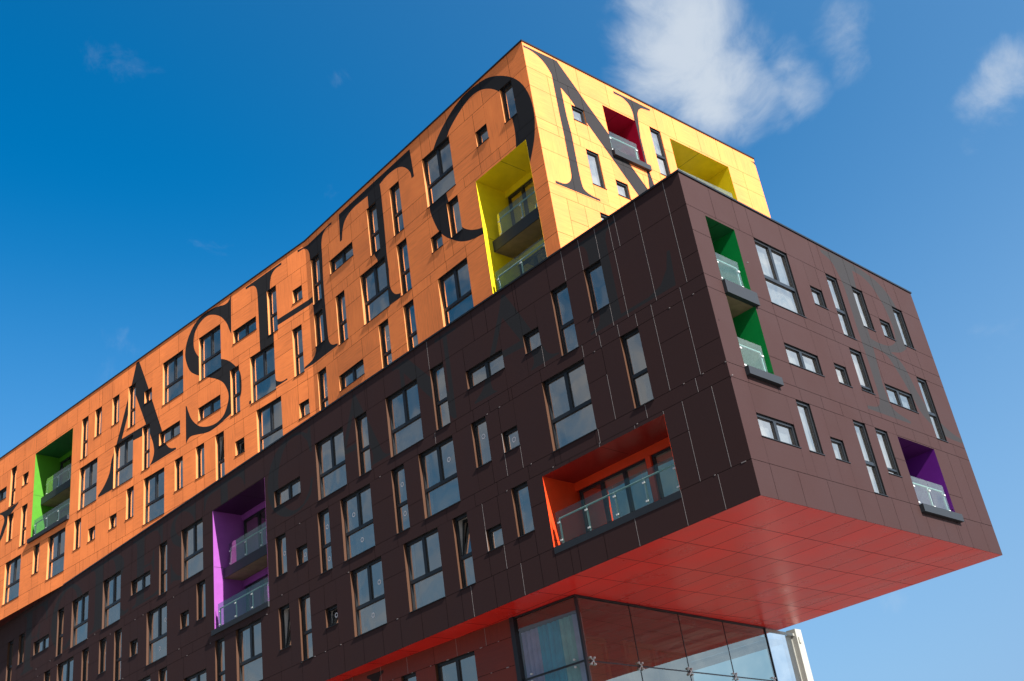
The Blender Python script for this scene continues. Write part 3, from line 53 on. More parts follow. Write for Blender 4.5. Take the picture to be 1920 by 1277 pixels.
def cladding(name, col, streak=0.2, tone=0.08, rough=0.5, ior=1.5, coat=0.0, coat_r=0.3, dirt=0.1, spec=None):
    """laminate board: fine grain running either way per board, each board a slightly different tone"""
    m, nt, b, o = new_mat(name)
    tc = N(nt, 'ShaderNodeTexCoord')
    at = N(nt, 'ShaderNodeAttribute'); at.attribute_name = 'grain'
    tn = N(nt, 'ShaderNodeAttribute'); tn.attribute_name = 'tone'
    res = []
    for sc in ((26, 26, 1.1), (1.1, 1.1, 26)):
        mp = N(nt, 'ShaderNodeMapping'); mp.inputs['Scale'].default_value = sc
        no = N(nt, 'ShaderNodeTexNoise'); no.inputs['Scale'].default_value = 1.0; no.inputs['Detail'].default_value = 3; no.inputs['Roughness'].default_value = 0.65
        nt.links.new(tc.outputs['Object'], mp.inputs[0]); nt.links.new(mp.outputs[0], no.inputs['Vector']); res.append(no)
    mx = N(nt, 'ShaderNodeMix'); mx.data_type = 'FLOAT'
    nt.links.new(at.outputs['Fac'], mx.inputs[0]); nt.links.new(res[0].outputs[0], mx.inputs[2]); nt.links.new(res[1].outputs[0], mx.inputs[3])
    mr = N(nt, 'ShaderNodeMapRange'); mr.inputs['From Min'].default_value = 0.3; mr.inputs['From Max'].default_value = 0.7
    mr.inputs['To Min'].default_value = 1 - streak; mr.inputs['To Max'].default_value = 1 + streak
    nt.links.new(mx.outputs[0], mr.inputs[0])
    m2 = N(nt, 'ShaderNodeMapRange'); m2.inputs['To Min'].default_value = 1 - tone; m2.inputs['To Max'].default_value = 1 + tone
    nt.links.new(tn.outputs['Fac'], m2.inputs[0])
    big = N(nt, 'ShaderNodeTexNoise'); big.inputs['Scale'].default_value = 0.7; big.inputs['Detail'].default_value = 6
    nt.links.new(tc.outputs['Object'], big.inputs['Vector'])
    m3 = N(nt, 'ShaderNodeMapRange'); m3.inputs['From Min'].default_value = 0.3; m3.inputs['From Max'].default_value = 0.7
    m3.inputs['To Min'].default_value = 1 - dirt; m3.inputs['To Max'].default_value = 1 + dirt
    nt.links.new(big.outputs[0], m3.inputs[0])
    a = N(nt, 'ShaderNodeMath', operation='MULTIPLY'); c = N(nt, 'ShaderNodeMath', operation='MULTIPLY')
    nt.links.new(mr.outputs[0], a.inputs[0]); nt.links.new(m2.outputs[0], a.inputs[1])
    nt.links.new(a.outputs[0], c.inputs[0]); nt.links.new(m3.outputs[0], c.inputs[1])
    hs = N(nt, 'ShaderNodeHueSaturation'); hs.inputs['Color'].default_value = (*col, 1)
    nt.links.new(c.outputs[0], hs.inputs['Value']); nt.links.new(hs.outputs[0], b.inputs['Base Color'])
    b.inputs['Roughness'].default_value = rough; b.inputs['IOR'].default_value = ior
    if spec: b.inputs['Specular Tint'].default_value = (*spec, 1)
    b.inputs['Coat Weight'].default_value = coat; b.inputs['Coat Roughness'].default_value = coat_r
    rr = N(nt, 'ShaderNodeMapRange'); rr.inputs['From Min'].default_value = 0.3; rr.inputs['From Max'].default_value = 0.7
    rr.inputs['To Min'].default_value = rough - 0.05; rr.inputs['To Max'].default_value = rough + 0.05
    nt.links.new(big.outputs[0], rr.inputs[0]); nt.links.new(rr.outputs[0], b.inputs['Roughness'])
    return m
def glass(name, tint=(0.80, 0.87, 0.88), base=0.62, power=3.0, wave=0.02, scale=0.8, refl=(1.0, 0.88, 0.76)):
    m, nt, b, o = new_mat(name); nt.nodes.remove(b)
    tr = N(nt, 'ShaderNodeBsdfTransparent'); tr.inputs[0].default_value = (*tint, 1)
    gl = N(nt, 'ShaderNodeBsdfGlossy'); gl.inputs['Roughness'].default_value = 0.0; gl.inputs['Color'].default_value = (*refl, 1)
    lw = N(nt, 'ShaderNodeLayerWeight'); lw.inputs['Blend'].default_value = 0.5
    pw = N(nt, 'ShaderNodeMath', operation='POWER'); pw.inputs[1].default_value = power
    nt.links.new(lw.outputs['Facing'], pw.inputs[0])
    mr = N(nt, 'ShaderNodeMapRange'); mr.inputs['To Min'].default_value = base; mr.inputs['To Max'].default_value = 1.0
    nt.links.new(pw.outputs[0], mr.inputs[0])
    tc = N(nt, 'ShaderNodeTexCoord'); oi = N(nt, 'ShaderNodeObjectInfo')
    no = N(nt, 'ShaderNodeTexNoise', noise_dimensions='4D'); no.inputs['Scale'].default_value = scale; no.inputs['Detail'].default_value = 1
    ml = N(nt, 'ShaderNodeMath', operation='MULTIPLY'); ml.inputs[1].default_value = 40
    nt.links.new(oi.outputs['Random'], ml.inputs[0]); nt.links.new(ml.outputs[0], no.inputs['W'])
    nt.links.new(tc.outputs['Object'], no.inputs['Vector'])
    bp = N(nt, 'ShaderNodeBump'); bp.inputs['Strength'].default_value = 1.0; bp.inputs['Distance'].default_value = wave
    nt.links.new(no.outputs[0], bp.inputs['Height']); nt.links.new(bp.outputs[0], gl.inputs['Normal'])
    mx = N(nt, 'ShaderNodeMixShader')
    nt.links.new(mr.outputs[0], mx.inputs[0]); nt.links.new(tr.outputs[0], mx.inputs[1]); nt.links.new(gl.outputs[0], mx.inputs[2])
    nt.links.new(mx.outputs[0], o.inputs[0])
    return m
def room_mat(name, a, b_):
    m, nt, b, o = new_mat(name)
    oi = N(nt, 'ShaderNodeObjectInfo'); mx = N(nt, 'ShaderNodeMix'); mx.data_type = 'RGBA'
    mx.inputs[6].default_value = (*a, 1); mx.inputs[7].default_value = (*b_, 1)
    nt.links.new(oi.outputs['Random'], mx.inputs[0]); nt.links.new(mx.outputs[2], b.inputs['Base Color'])
    b.inputs['Roughness'].default_value = 0.8
    return m

ORANGE = (0.96, 0.265, 0.058)
DARK = (0.005, 0.0016, 0.002)
M_OR = cladding('orange_woodgrain', ORANGE, 0.18, 0.07, 0.8, 1.6)
M_DK = cladding('dark_plum_laminate', DARK, 0.2, 0.2, 0.8, 1.72, dirt=0.12, spec=(1, .62, .60))
M_RW = cladding('rust_red_laminate', (0.17, 0.026, 0.012), 0.15, 0.06, 0.5, 1.5)
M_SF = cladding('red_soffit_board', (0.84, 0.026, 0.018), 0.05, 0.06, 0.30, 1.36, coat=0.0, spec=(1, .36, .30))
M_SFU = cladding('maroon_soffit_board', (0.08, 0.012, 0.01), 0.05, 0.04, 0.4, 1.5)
M_LB = plain('black_print', (0.002, 0.0025, 0.004), 0.8, 1.52, var=0.2)
M_LD = plain('ink_print', (0.001, 0.002, 0.004), 0.8, 1.58, var=0.2)
M_BACK = plain('black_backing', (0.006, 0.005, 0.005), 0.9, var=0.1)
M_FRAME = plain('anthracite_frame', (0.012, 0.017, 0.022), 0.35, 1.5)
M_SILL = plain('dark_sill', (0.01, 0.011, 0.013), 0.4)
M_CAP = plain('black_coping', (0.008, 0.009, 0.011), 0.35)
M_RO = plain('orange_reveal', (0.62, 0.24, 0.07), 0.6)
M_RD = plain('copper_brown_reveal', (0.062, 0.026, 0.01), 0.6)
M_WHITE = plain('white_lining', (0.75, 0.76, 0.74), 0.7)
M_ROOM = room_mat('room_shade', (0.01, 0.015, 0.02), (0.24, 0.26, 0.26))
M_BLIND = room_mat('added_pale_blind', (0.34, 0.38, 0.40), (0.50, 0.52, 0.50))
M_SPAN = room_mat('spandrel_back', (0.16, 0.22, 0.24), (0.26, 0.33, 0.34))
M_GL = glass('window_glass')
M_GLB = glass('balustrade_glass', (0.74, 0.88, 0.86), 0.05, 3.0, 0.004)
M_GLW = glass('curtain_wall_glass', (0.5, 0.55, 0.45), 0.14, 2.3, 0.006, 0.4, (0.92, 0.98, 0.92))
M_GLE = glass('pale_end_glass', (0.5, 0.55, 0.55), 0.75, 2.0, 0.004, 0.4, (0.95, 1.0, 1.0))
M_GLC = glass('clear_corner_glass', (0.82, 0.86, 0.86), 0.16, 3.0, 0.006, 0.4, (1.0, 0.93, 0.9))
M_STEEL = plain('satin_steel', (0.62, 0.68, 0.68), 0.5, metal=0.2)
M_FASC = plain('slate_blue_fascia', (0.012, 0.019, 0.026), 0.6, 1.5)
M_CONC = plain('fair_faced_concrete', (0.22, 0.18, 0.11), 0.85, var=0.2, bump=0.3)
M_DECK = plain('dark_decking', (0.035, 0.03, 0.028), 0.8)
M_TRIM = plain('aluminium_trim', (0.30, 0.28, 0.27), 0.4, metal=0.3)
M_ROOF = plain('grey_roofing', (0.12, 0.12, 0.12), 0.9)
M_POST = plain('white_paint', (0.6, 0.63, 0.57), 0.6)
M_GPOST = plain('pale_grey_paint', (0.34, 0.37, 0.34), 0.7)
M_STICK = plain('white_sticker', (0.75, 0.78, 0.82), 0.6)
BAL = {'green': plain('green_panel', (0.06, 0.27, 0.012), 0.45), 'dgreen': plain('deep_green_panel', (0.0, 0.22, 0.045), 0.4),
       'yellow': plain('yellow_panel', (0.86, 0.70, 0.008), 0.45), 'red': plain('crimson_panel', (0.42, 0.004, 0.035), 0.4),
       'purple': plain('violet_panel', (0.26, 0.065, 0.34), 0.45), 'dpurple': plain('deep_violet_panel', (0.13, 0.015, 0.25), 0.4), 'orange': plain('vermilion_panel', (0.75, 0.06, 0.012), 0.4)}

CEIL = {'purple': plain('shaded_violet_ceiling', (0.03, 0.007, 0.04), 0.4), 'orange': plain('shaded_red_ceiling', (0.30, 0.018, 0.014), 0.4), 'green': plain('shaded_green_ceiling', (0.012, 0.10, 0.03), 0.4),  # ceiling colours darkened to carry the shade inside the recesses
        'dpurple': plain('shaded_deep_violet_ceiling', (0.07, 0.01, 0.11), 0.4), 'dgreen': plain('shaded_deep_green_ceiling', (0.006, 0.10, 0.035), 0.4)}
# ------------------------------------------------------------------ mesh builder
class MB:
    def __init__(s): s.v = []; s.f = []; s.m = []; s.a = []
    def quad(s, a, b, c, d, mi=0, at=(0, 0)):
        i = len(s.v); s.v += [tuple(a), tuple(b), tuple(c), tuple(d)]; s.f.append((i, i+1, i+2, i+3)); s.m.append(mi); s.a.append(at)
    def tri(s, a, b, c, mi=0, at=(0, 0)):
        i = len(s.v); s.v += [tuple(a), tuple(b), tuple(c)]; s.f.append((i, i+1, i+2)); s.m.append(mi); s.a.append(at)
    def box(s, x0, x1, y0, y1, z0, z1, mi=0, at=(0, 0)):
        p = [(x, y, z) for z in (z0, z1) for y in (y0, y1) for x in (x0, x1)]
        for q in ((0, 2, 3, 1), (4, 5, 7, 6), (0, 1, 5, 4), (2, 6, 7, 3), (0, 4, 6, 2), (1, 3, 7, 5)):
            s.quad(*[p[k] for k in q], mi, at)
    def rod(s, a, b, r, n=8, mi=0):
        a = Vector(a); b = Vector(b); d = (b - a).normalized()
        t = d.orthogonal().normalized(); k = d.cross(t)
        ring = [t * (r * cos(2*pi*i/n)) + k * (r * sin(2*pi*i/n)) for i in range(n)]
        i0 = len(s.v); s.v += [tuple(a + q) for q in ring] + [tuple(b + q) for q in ring]
        for i in range(n):
            j = (i+1) % n; s.f.append((i0+i, i0+j, i0+n+j, i0+n+i)); s.m.append(mi); s.a.append((0, 0))
        s.f.append(tuple(i0+i for i in range(n))[::-1]); s.m.append(mi); s.a.append((0, 0))
        s.f.append(tuple(i0+n+i for i in range(n))); s.m.append(mi); s.a.append((0, 0))
    def mesh(s, name, mats):
        me = bpy.data.meshes.new(name); me.from_pydata(s.v, [], s.f)
        for m in mats: me.materials.append(m)
        me.polygons.foreach_set('material_index', s.m)
        g = me.attributes.new('grain', 'FLOAT', 'FACE'); g.data.foreach_set('value', [float(a[0]) for a in s.a])
        t = me.attributes.new('tone', 'FLOAT', 'FACE'); t.data.foreach_set('value', [float(a[1]) for a in s.a])
        me.update(); return me
    def build(s, name, mats, parent=None, label=None):
        o = bpy.data.objects.new(name, s.mesh(name, mats if isinstance(mats, (list, tuple)) else [mats]))
        COL.objects.link(o)
        if parent: o.parent = parent
        if label: o['label'] = label
        return o
def place(o, f, u=0, v=0, w=0):
    o.location = to_world(f, u, v, w); o.rotation_euler = (0, 0, FR[f][1]); return o

root = bpy.data.objects.new('apartment_building', None); COL.objects.link(root)
root.location = (0, 0, 0)
root['label'] = 'stacked apartment building, orange upper block over dark plum block with red underside'; root['category'] = 'building'

# ------------------------------------------------------------------ openings
ROWS = {'U': [8.17, 5.54, 2.92], 'D': [-1.05, -3.65, -6.26], 'L': [-9.94]}
SZ = {'L': (1.64, 2.19), 'T': (0.62, 2.19), 'N': (0.62, 1.48), 'S': (0.62, 0.65), 'W': (1.64, 0.65), 'P': (0.66, 1.42)}
def wrect(f, t, u, r):
    g = f[0]; w, h = SZ[t[0]]
    if g != 'U': w += 0.045
    top = ROWS[g][r]
    if t[0] in 'SW': top -= 0.83
    return (u, u + w, top - h, top)
BALC = [  # facade, u0, u1, v0, v1, colour, mid slabs (top, bottom), mid set-back
    ('UL', -22.2, -18.48, 3.41, 8.08, 'green', [(5.69, 5.31)], 0.42, 'lime green recessed balcony pair at the far left of the orange wall'),
    ('UR', 10.74, 13.38, 0.68, 5.45, 'yellow', [(3.06, 2.64)], 0.34, 'yellow recessed balcony pair under the letter O beside the orange corner'),
    ('UE', 3.65, 5.38, 5.98, 8.08, 'red', [], 0, 'crimson recessed balcony beside the grey letter N'),
    ('UE', 7.28, 10.79, 5.74, 8.07, 'yellow', [], 0, 'yellow recessed balcony half hidden behind the dark block corner'),
    ('DE', 0.80, 2.13, -5.86, -1.15, 'dgreen', [(-3.24, -3.63)], -0.1, 'dark green recessed balcony pair on the sunlit end wall'),
    ('DE', 8.2, 10.42, -8.47, -6.30, 'dpurple', [], 0, 'purple recessed balcony at the lower right of the sunlit end wall'),
    ('DL', -6.71, -2.2, -8.46, -6.37, 'orange', [], 0, 'wide vermilion balcony recess in the dark side wall'),
    ('DL', -24.43, -20.68, -5.84, -1.08, 'purple', [(-3.42, -3.80)], 0.42, 'violet recessed balcony pair in the dark side wall'),
]
HOLES = {f: [] for f in FR}
for f, t, u, r in WINS: HOLES[f].append(wrect(f, t, u, r))
for b in BALC: HOLES[b[0]].append(tuple(b[1:5]))

def subtract(iv, holes):
    segs = [iv]
    for a, b in holes:
        ns = []
        for s0, s1 in segs:
            if b <= s0 + 1e-6 or a >= s1 - 1e-6: ns.append((s0, s1)); continue
            if a > s0 + 1e-6: ns.append((s0, a))
            if b < s1 - 1e-6: ns.append((b, s1))
        segs = ns
    return segs
def cells_for(f, u0, u1, bands, forced, maxw=1.75):
    """boards of one facade: list of (a, b, z0, z1, grain, tone)"""
    out = []
    for bi, (zt, zb) in enumerate(bands):
        tall = (zt - zb) > 1.3
        vs = {u0, u1}
        touching = []
        for h in HOLES[f]:
            if h[3] > zb + 1e-3 and h[2] < zt - 1e-3: vs.update((h[0], h[1])); touching.append(h)
            elif random.random() < 0.35 and not tall: vs.add(h[random.randint(0, 1)])
        for z_a, us in forced:
            if abs(z_a - (zt + zb) / 2) < (zt - zb) / 2:
                for q in us: vs.add(q)
        vs = sorted(x for x in vs if u0 - 1e-6 <= x <= u1 + 1e-6)
        vv = [vs[0]]
        for x in vs[1:]:
            if x - vv[-1] > 0.09: vv.append(x)
            elif x == u1: vv[-1] = x
        hard = {x for h in touching for x in h[:2]}
        full = [vv[0]]
        for x in vv[1:]:
            g = x - full[-1]
            if g > maxw:
                n = math.ceil(g / random.uniform(1.0, 1.55)); base = full[-1]
                for k in range(1, n): full.append(base + g * (k + random.uniform(-0.12, 0.12)) / n)
            full.append(x)
        for a, b in zip(full, full[1:]):
            mid = (a + b) / 2
            hs = [(h[2], h[3]) for h in touching if h[0] - 0.05 < mid < h[1] + 0.05]
            for s0, s1 in subtract((zb, zt), hs):
                cuts = [s0, s1]
                if tall and s1 - s0 > 1.0:
                    r = random.random()
                    if r < 0.3: cuts = [s0, s0 + 0.7, s1]
                    elif r < 0.5: cuts = [s0, s1 - 0.83, s1]
                for c0, c1 in zip(cuts, cuts[1:]):
                    out.append((a, b, c0, c1, 1.0 if random.random() < 0.55 else 0.0, random.random()))
    return out
def pip(x, y, loops):
    c = False
    for L in loops:
        n = len(L); j = n - 1
        for i in range(n):
            xi, yi = L[i]; xj, yj = L[j]
            if (yi > y) != (yj > y) and x < (xj - xi) * (y - yi) / (yj - yi) + xi: c = not c
            j = i
    return c
GAP = 0.0065
def facade(f, u0, u1, z0, z1, bands, mats, name, label, letters, forced=(), letter_mat=None, trim=None):
    """letters: list of (letter name, loops). returns wall object and dict of letter builders"""
    cells = cells_for(f, u0, u1, bands, forced)
    wall = MB(); lets = {}
    def inset(c):
        a, b, c0, c1 = c[:4]
        ed = [(h[0], h[1], h[2], h[3]) for h in HOLES[f]]
        def near(x, k0, k1, horizontal):
            for h in ed:
                if horizontal and h[2] < (c0 + c1) / 2 < h[3] and (abs(x - h[0]) < .004 or abs(x - h[1]) < .004): return 0.0
                if not horizontal and h[0] < (a + b) / 2 < h[1] and (abs(x - h[2]) < .004 or abs(x - h[3]) < .004): return 0.0
            return GAP
        ga = near(a, 0, 0, True); gb = near(b, 0, 0, True); g0 = near(c0, 0, 0, False); g1 = near(c1, 0, 0, False)
        if abs(a - u0) < 1e-4: ga = 0
        if abs(b - u1) < 1e-4: gb = 0
        if abs(c1 - z1) < 1e-4: g1 = 0
        if abs(c0 - z0) < 1e-4: g0 = 0
        return (a + ga, b - gb, c0 + g0, c1 - g1)
    boxes = [(min(p[0] for p in L[0]), max(p[0] for p in L[0]), min(p[1] for p in L[0]), max(p[1] for p in L[0])) for _, L in letters]
    todo = []
    for c in cells:
        r = inset(c)
        if r[1] - r[0] < .01 or r[3] - r[2] < .01: continue
        hit = [i for i, bx in enumerate(boxes) if bx[0] < r[1] and bx[1] > r[0] and bx[2] < r[3] and bx[3] > r[2]]
        at = (c[4], c[5])
        if not hit:
            wall.quad((r[0], 0, r[2]), (r[1], 0, r[2]), (r[1], 0, r[3]), (r[0], 0, r[3]), 0, at)
        else: todo.append((r, hit, at))
    for r, hit, at in todo:
        vs = [Vector((r[0], r[2])), Vector((r[1], r[2])), Vector((r[1], r[3])), Vector((r[0], r[3]))]
        es = [(0, 1), (1, 2), (2, 3), (3, 0)]
        for i in hit:
            for L in letters[i][1]:
                n = len(L)
                for k in range(n):
                    a = L[k]; b = L[(k+1) % n]
                    if max(a[0], b[0]) < r[0] or min(a[0], b[0]) > r[1] or max(a[1], b[1]) < r[2] or min(a[1], b[1]) > r[3]: continue
                    j = len(vs); vs += [Vector(a), Vector(b)]; es.append((j, j+1))
        co, ed, fa, *_ = delaunay_2d_cdt(vs, es, [], 0, 1e-5)
        for t in fa:
            P = [co[k] for k in t]
            cx = sum(p[0] for p in P) / len(P); cy = sum(p[1] for p in P) / len(P)
            if not (r[0] < cx < r[1] and r[2] < cy < r[3]): continue
            area = (P[1][0]-P[0][0])*(P[2][1]-P[0][1])-(P[2][0]-P[0][0])*(P[1][1]-P[0][1])
            if abs(area) < 1e-7: continue
            if area < 0: P = P[::-1]
            tgt = wall
            for i in hit:
                if pip(cx, cy, letters[i][1]): tgt = lets.setdefault(letters[i][0], MB())
            tgt.tri(*[(p[0], 0, p[1]) for p in P], 0, at)
    nb = len(wall.f)
    # backing behind the open joints, with the same openings cut out
    us = sorted({u0, u1} | {x for h in HOLES[f] for x in h[:2]})
    for a, b in zip(us, us[1:]):
        mid = (a + b) / 2
        for s0, s1 in subtract((z0, z1), [(h[2], h[3]) for h in HOLES[f] if h[0] < mid < h[1]]):
            wall.quad((a, .03, s0), (b, .03, s0), (b, .03, s1), (a, .03, s1), 1)
    w = wall.build(name, [mats, M_BACK], root, label); place(w, f)
    return w, lets, cells
def bands_from(levels): return list(zip(levels, levels[1:]))
UB = bands_from([H_UP, 8.17, 5.98, 5.54, 3.35, 2.92, 0.72, 0.02])
DB = bands_from([0.0, -1.06, -3.25, -3.65, -5.85, -6.26, -8.47, H_DK])
LB = bands_from([H_DK, -9.94, -10.75, -12.2, -12.6, -14.8, -15.2, -17.4, -19.5])
EN = 0.0
def poly_split(loops): return loops
UL_L = [('A', LET['A']), ('S', LET['S']), ('H', LET['H'] + []), ('K', LET['K'])]
# ---- dark block lettering: tall didone capitals, 12 letters
def norm(loops, mirror=False):
    xs = [p[0] for p in loops[0]]; ys = [p[1] for p in loops[0]]
    x0, x1, y0, y1 = min(xs), max(xs), min(ys), max(ys)
    return [[((p[0]-x0)/(x1-x0), (p[1]-y0)/(y1-y0)) for p in L] for L in loops]
def put(loops, u0, u1, v0, v1): return [[(u0 + p[0]*(u1-u0), v0 + p[1]*(v1-v0)) for p in L] for L in loops]
def arc(cx, cy, rx, ry, a0, a1, n=14): return [(cx + rx*cos(radians(a0+(a1-a0)*i/n)), cy + ry*sin(radians(a0+(a1-a0)*i/n))) for i in range(n+1)]
def serif(x0, x1, y, up, ov=.13, t=.025):   # slab with brackets under a stem end, from left tip to right tip
    s = 1 if up else -1
    return [(x0-ov, y), (x0-ov, y+s*t)] + [(x0-ov*.4, y+s*t*1.6), (x0-.02, y+s*.07), (x0, y+s*.14)], [(x1, y+s*.14), (x1+.02, y+s*.07), (x1+ov*.4, y+s*t*1.6), (x1+ov, y+s*t), (x1+ov, y)]
def g_F():
    a, b = serif(.18, .40, 0, True); c, d = serif(.18, .40, 1, False)
    return [[*a, *c[::-1], (1, 1), (1, .66), (.97, .66), (.93, .82), (.84, .93), (.70, .965), (.40, .965), (.40, .53), (.60, .52), (.66, .47), (.69, .36), (.72, .36), (.72, .68), (.69, .68), (.66, .56), (.60, .50), (.40, .495), *b]]
def g_E():
    a, b = serif(.18, .40, 0, True); c, d = serif(.18, .40, 1, False)
    return [[*a, *c[::-1], (.95, 1), (.95, .68), (.92, .68), (.88, .82), (.80, .93), (.68, .965), (.40, .965), (.40, .53), (.58, .52), (.64, .47), (.67, .36), (.70, .36), (.70, .68), (.67, .68), (.64, .56), (.58, .50), (.40, .495), (.40, .035), (.70, .035), (.84, .07), (.93, .18), (.97, .34), (1, .34), (.98, 0)]]
def g_L():
    a, b = serif(.18, .40, 0, True); c, d = serif(.18, .40, 1, False)
    return [[*a, *c[::-1], *d[::-1], (.40, .035), (.70, .035), (.84, .08), (.93, .2), (.97, .36), (1, .36), (.98, 0)]]
def g_R():
    a, b = serif(.16, .36, 0, True); c, d = serif(.16, .36, 1, False)
    return [[*a, *c[::-1], (.55, 1)] + arc(.58, .75, .30, .25, 90, -60, 12) + [(.62, .50), (.72, .46), (.78, .3), (.82, .12), (.90, .04), (1, .05), (1, .01), (.88, -.01), (.70, .02), (.62, .12), (.57, .35), (.50, .475), (.36, .48), *b],
            [(.36, .965), (.36, .515), (.52, .52)] + arc(.54, .74, .13, .22, -80, 85, 10)]
def g_C():
    return [arc(.55, .5, .55, .52, 50, 310, 30) + [(.94, .16), (.97, .32), (1, .32)] [:0] + [(.93, .16), (.97, .30), (.93, .30)] + [(.88, .16), (.75, .04), (.62, .02)] + arc(.62, .5, .38, .48, 270, 90, 20)[0:] + [(.78, .94), (.90, .80), (.94, .64), (.98, .64), (.97, 1), (.93, .96)]]
def g_N():
    return [[(0, 1), (.25, 1), (.80, .30), (.80, .965), (.68, .965), (.68, 1), (1, 1), (1, .965), (.86, .965), (.86, -.02), (.82, -.02), (.17, .86), (.17, .035), (.30, .035), (.30, 0), (0, 0), (0, .035), (.11, .035), (.11, .93), (.06, .965), (0, .965)]]
VT, VB = -0.16, -3.13
DLET = []
for nm, g, a, b in [('F', g_F(), -42.5, -39.6), ('O', norm(LET['O']), -39.1, -35.75), ('R', g_R(), -35.2, -31.4), ('E', g_E(), -31.2, -28.3), ('S', norm(LET['S']), -27.8, -25.4),
                    ('T', norm(LET['T']), -25.1, -22.0), ('C', g_C(), -20.5, -17.5), ('A', norm(LET['A']), -16.6, -13.2), ('N', g_N(), -12.7, -9.4), ('A', norm(LET['A']), -9.0, -5.3), ('L', g_L(), -4.2, -0.85)]:
    DLET.append((nm + str(len(DLET)), put(g, a, b, VB, VT)))
KINK_L = [('H', [L]) for L in LET['H']] + [('H', LET['Hb'])]
upper_letters_L = [('K', LET['K']), ('A', LET['A']), ('S', LET['S'])] + KINK_L
upper_letters_R = KINK_L + [('T', LET['T']), ('O', LET['O'])]
DE_W, UE_W = 12.82, 12.88
wUL, lUL, _ = facade('UL', -34.0, 0.0, 0.02, H_UP, UB, M_OR, 'wall', 'orange wood-grain wall left of the bend', upper_letters_L)
wUR, lUR, _ = facade('UR', 0.0, LU, 0.02, H_UP, UB, M_OR, 'wall', 'orange wood-grain wall between the bend and the corner', upper_letters_R)
wUE, lUE, _ = facade('UE', 0.0, UE_W, 0.02, H_UP, UB, M_OR, 'wall', 'sunlit pale orange end wall', [('N', LET['N']), ('Nf', LET['Nf'])])
JN = [(-.5, [-.56, -1.62, -2.65, -3.17, -3.85]), (-2.0, [-.56, -1.62, -2.64]), (-3.45, [-.82, -1.84, -2.39, -3.07, -3.76, -4.43]), (-4.7, [-.82, -1.84, -3.76]),
      (-6.05, [-1.01, -2.72, -4.43, -6.16]), (-7.4, [-.6, -1.56, -7.3]), (-8.9, [-1.02, -2.2, -3.79, -5.86, -7.3, -7.99, -9.2, -10.6, -11.3, -12.5])]
wDL, lDL, cDL = facade('DL', -60.0, 0.0, H_DK, 0.0, DB, M_DK, 'wall', 'dark plum side wall', DLET, JN)
wDE, lDE, _ = facade('DE', 0.0, DE_W, H_DK, 0.0, DB, M_DK, 'wall', 'sunlit mauve-brown end wall', [('R', LET['R'])])
# lower block
LLLET = [('I', put([[(0, 1), (1, 1), (1, .985), (.78, .97), (.66, .94), (.62, .88), (.62, 0), (.38, 0), (.38, .88), (.34, .94), (.22, .97), (0, .985)]], -8.85, -8.05, -15.0, -9.53))]
wLL, lLL, cLL = facade('LL', -56.0, -2.42, Z_GROUND, H_DK, LB, M_RW, 'wall', 'rust red lower wall under the overhang', LLLET)
def letter_obj(nm, b, f, mat, label, wall):
    o = b.build('painted_letter', mat, wall, label)
    return o     # same local frame as the wall it is printed on
for d, w, mat, desc in ((lUL, wUL, M_LB, 'black'), (lUR, wUR, M_LB, 'black'), (lUE, wUE, M_LB, 'grey'), (lDL, wDL, M_LD, 'faint ink-blue'), (lDE, wDE, M_LD, 'faint grey'), (lLL, wLL, M_LD, 'dark')):
    for nm, b in d.items():
        ch = ''.join(c for c in nm if c.isupper())
        letter_obj(nm, b, None, mat, '%s painted letter %s' % (desc, ch), w)

# pale trim in the upright joints of the dark wall near its corner and on the lower wall, small fixing clips along level joints
tb = MB(); cb = MB()
for a, b, c0, c1, g, t in cDL:
    if b > -12.5 and b < -0.02 and not any(h[2] < (c0+c1)/2 < h[3] and (abs(b-h[0]) < .01 or abs(b-h[1]) < .01) for h in HOLES['DL']):
        if random.random() < (0.95 if b > -4.5 else 0.25): tb.box(b - .006, b + .006, -.002, .012, c0 + .01, c1 - .01)
for z in (-3.25, -3.65, -5.85, -6.26, -8.47):
    u = -46.0
    while u < -.3:
        u += random.uniform(.5, 2.3)
        if any(h[0] < u < h[1] and h[2] < z + .05 and h[3] > z - .05 for h in HOLES['DL']): continue
        if random.random() < .75 and (z < -3.5 or u < -25): 
            wd = random.choice((.02, .02, .03, .07)) if z < -6 else .02
            cb.box(u - wd, u + wd, -.006, .02, z - .011, z + .011)
place(tb.build('joint_trim', M_TRIM, root), 'DL'); place(cb.build('fixing_clips', M_TRIM, root), 'DL')
tb = MB(); cb = MB()
for a, b, c0, c1, g, t in cLL:
    if b > -14 and b < -2.5 and c1 > -13 and not any(abs(b-h[0]) < .01 or abs(b-h[1]) < .01 for h in HOLES['LL']):
        tb.box(b - .006, b + .006, -.002, .012, c0 + .01, c1 - .01)
for z in (-9.94, -10.75):
    u = -16.0
    while u < -2.6:
        u += random.uniform(.4, .9)
        if any(h[0] < u < h[1] and h[2] < z + .01 and h[3] > z for h in HOLES['LL']) or u > -2.5: continue
        wd = random.choice((.02, .05, .02)); cb.box(u - wd, u + wd, -.006, .02, z - .012, z + .012)
place(tb.build('joint_trim', M_TRIM, root), 'LL'); place(cb.build('fixing_clips', M_TRIM, root), 'LL')

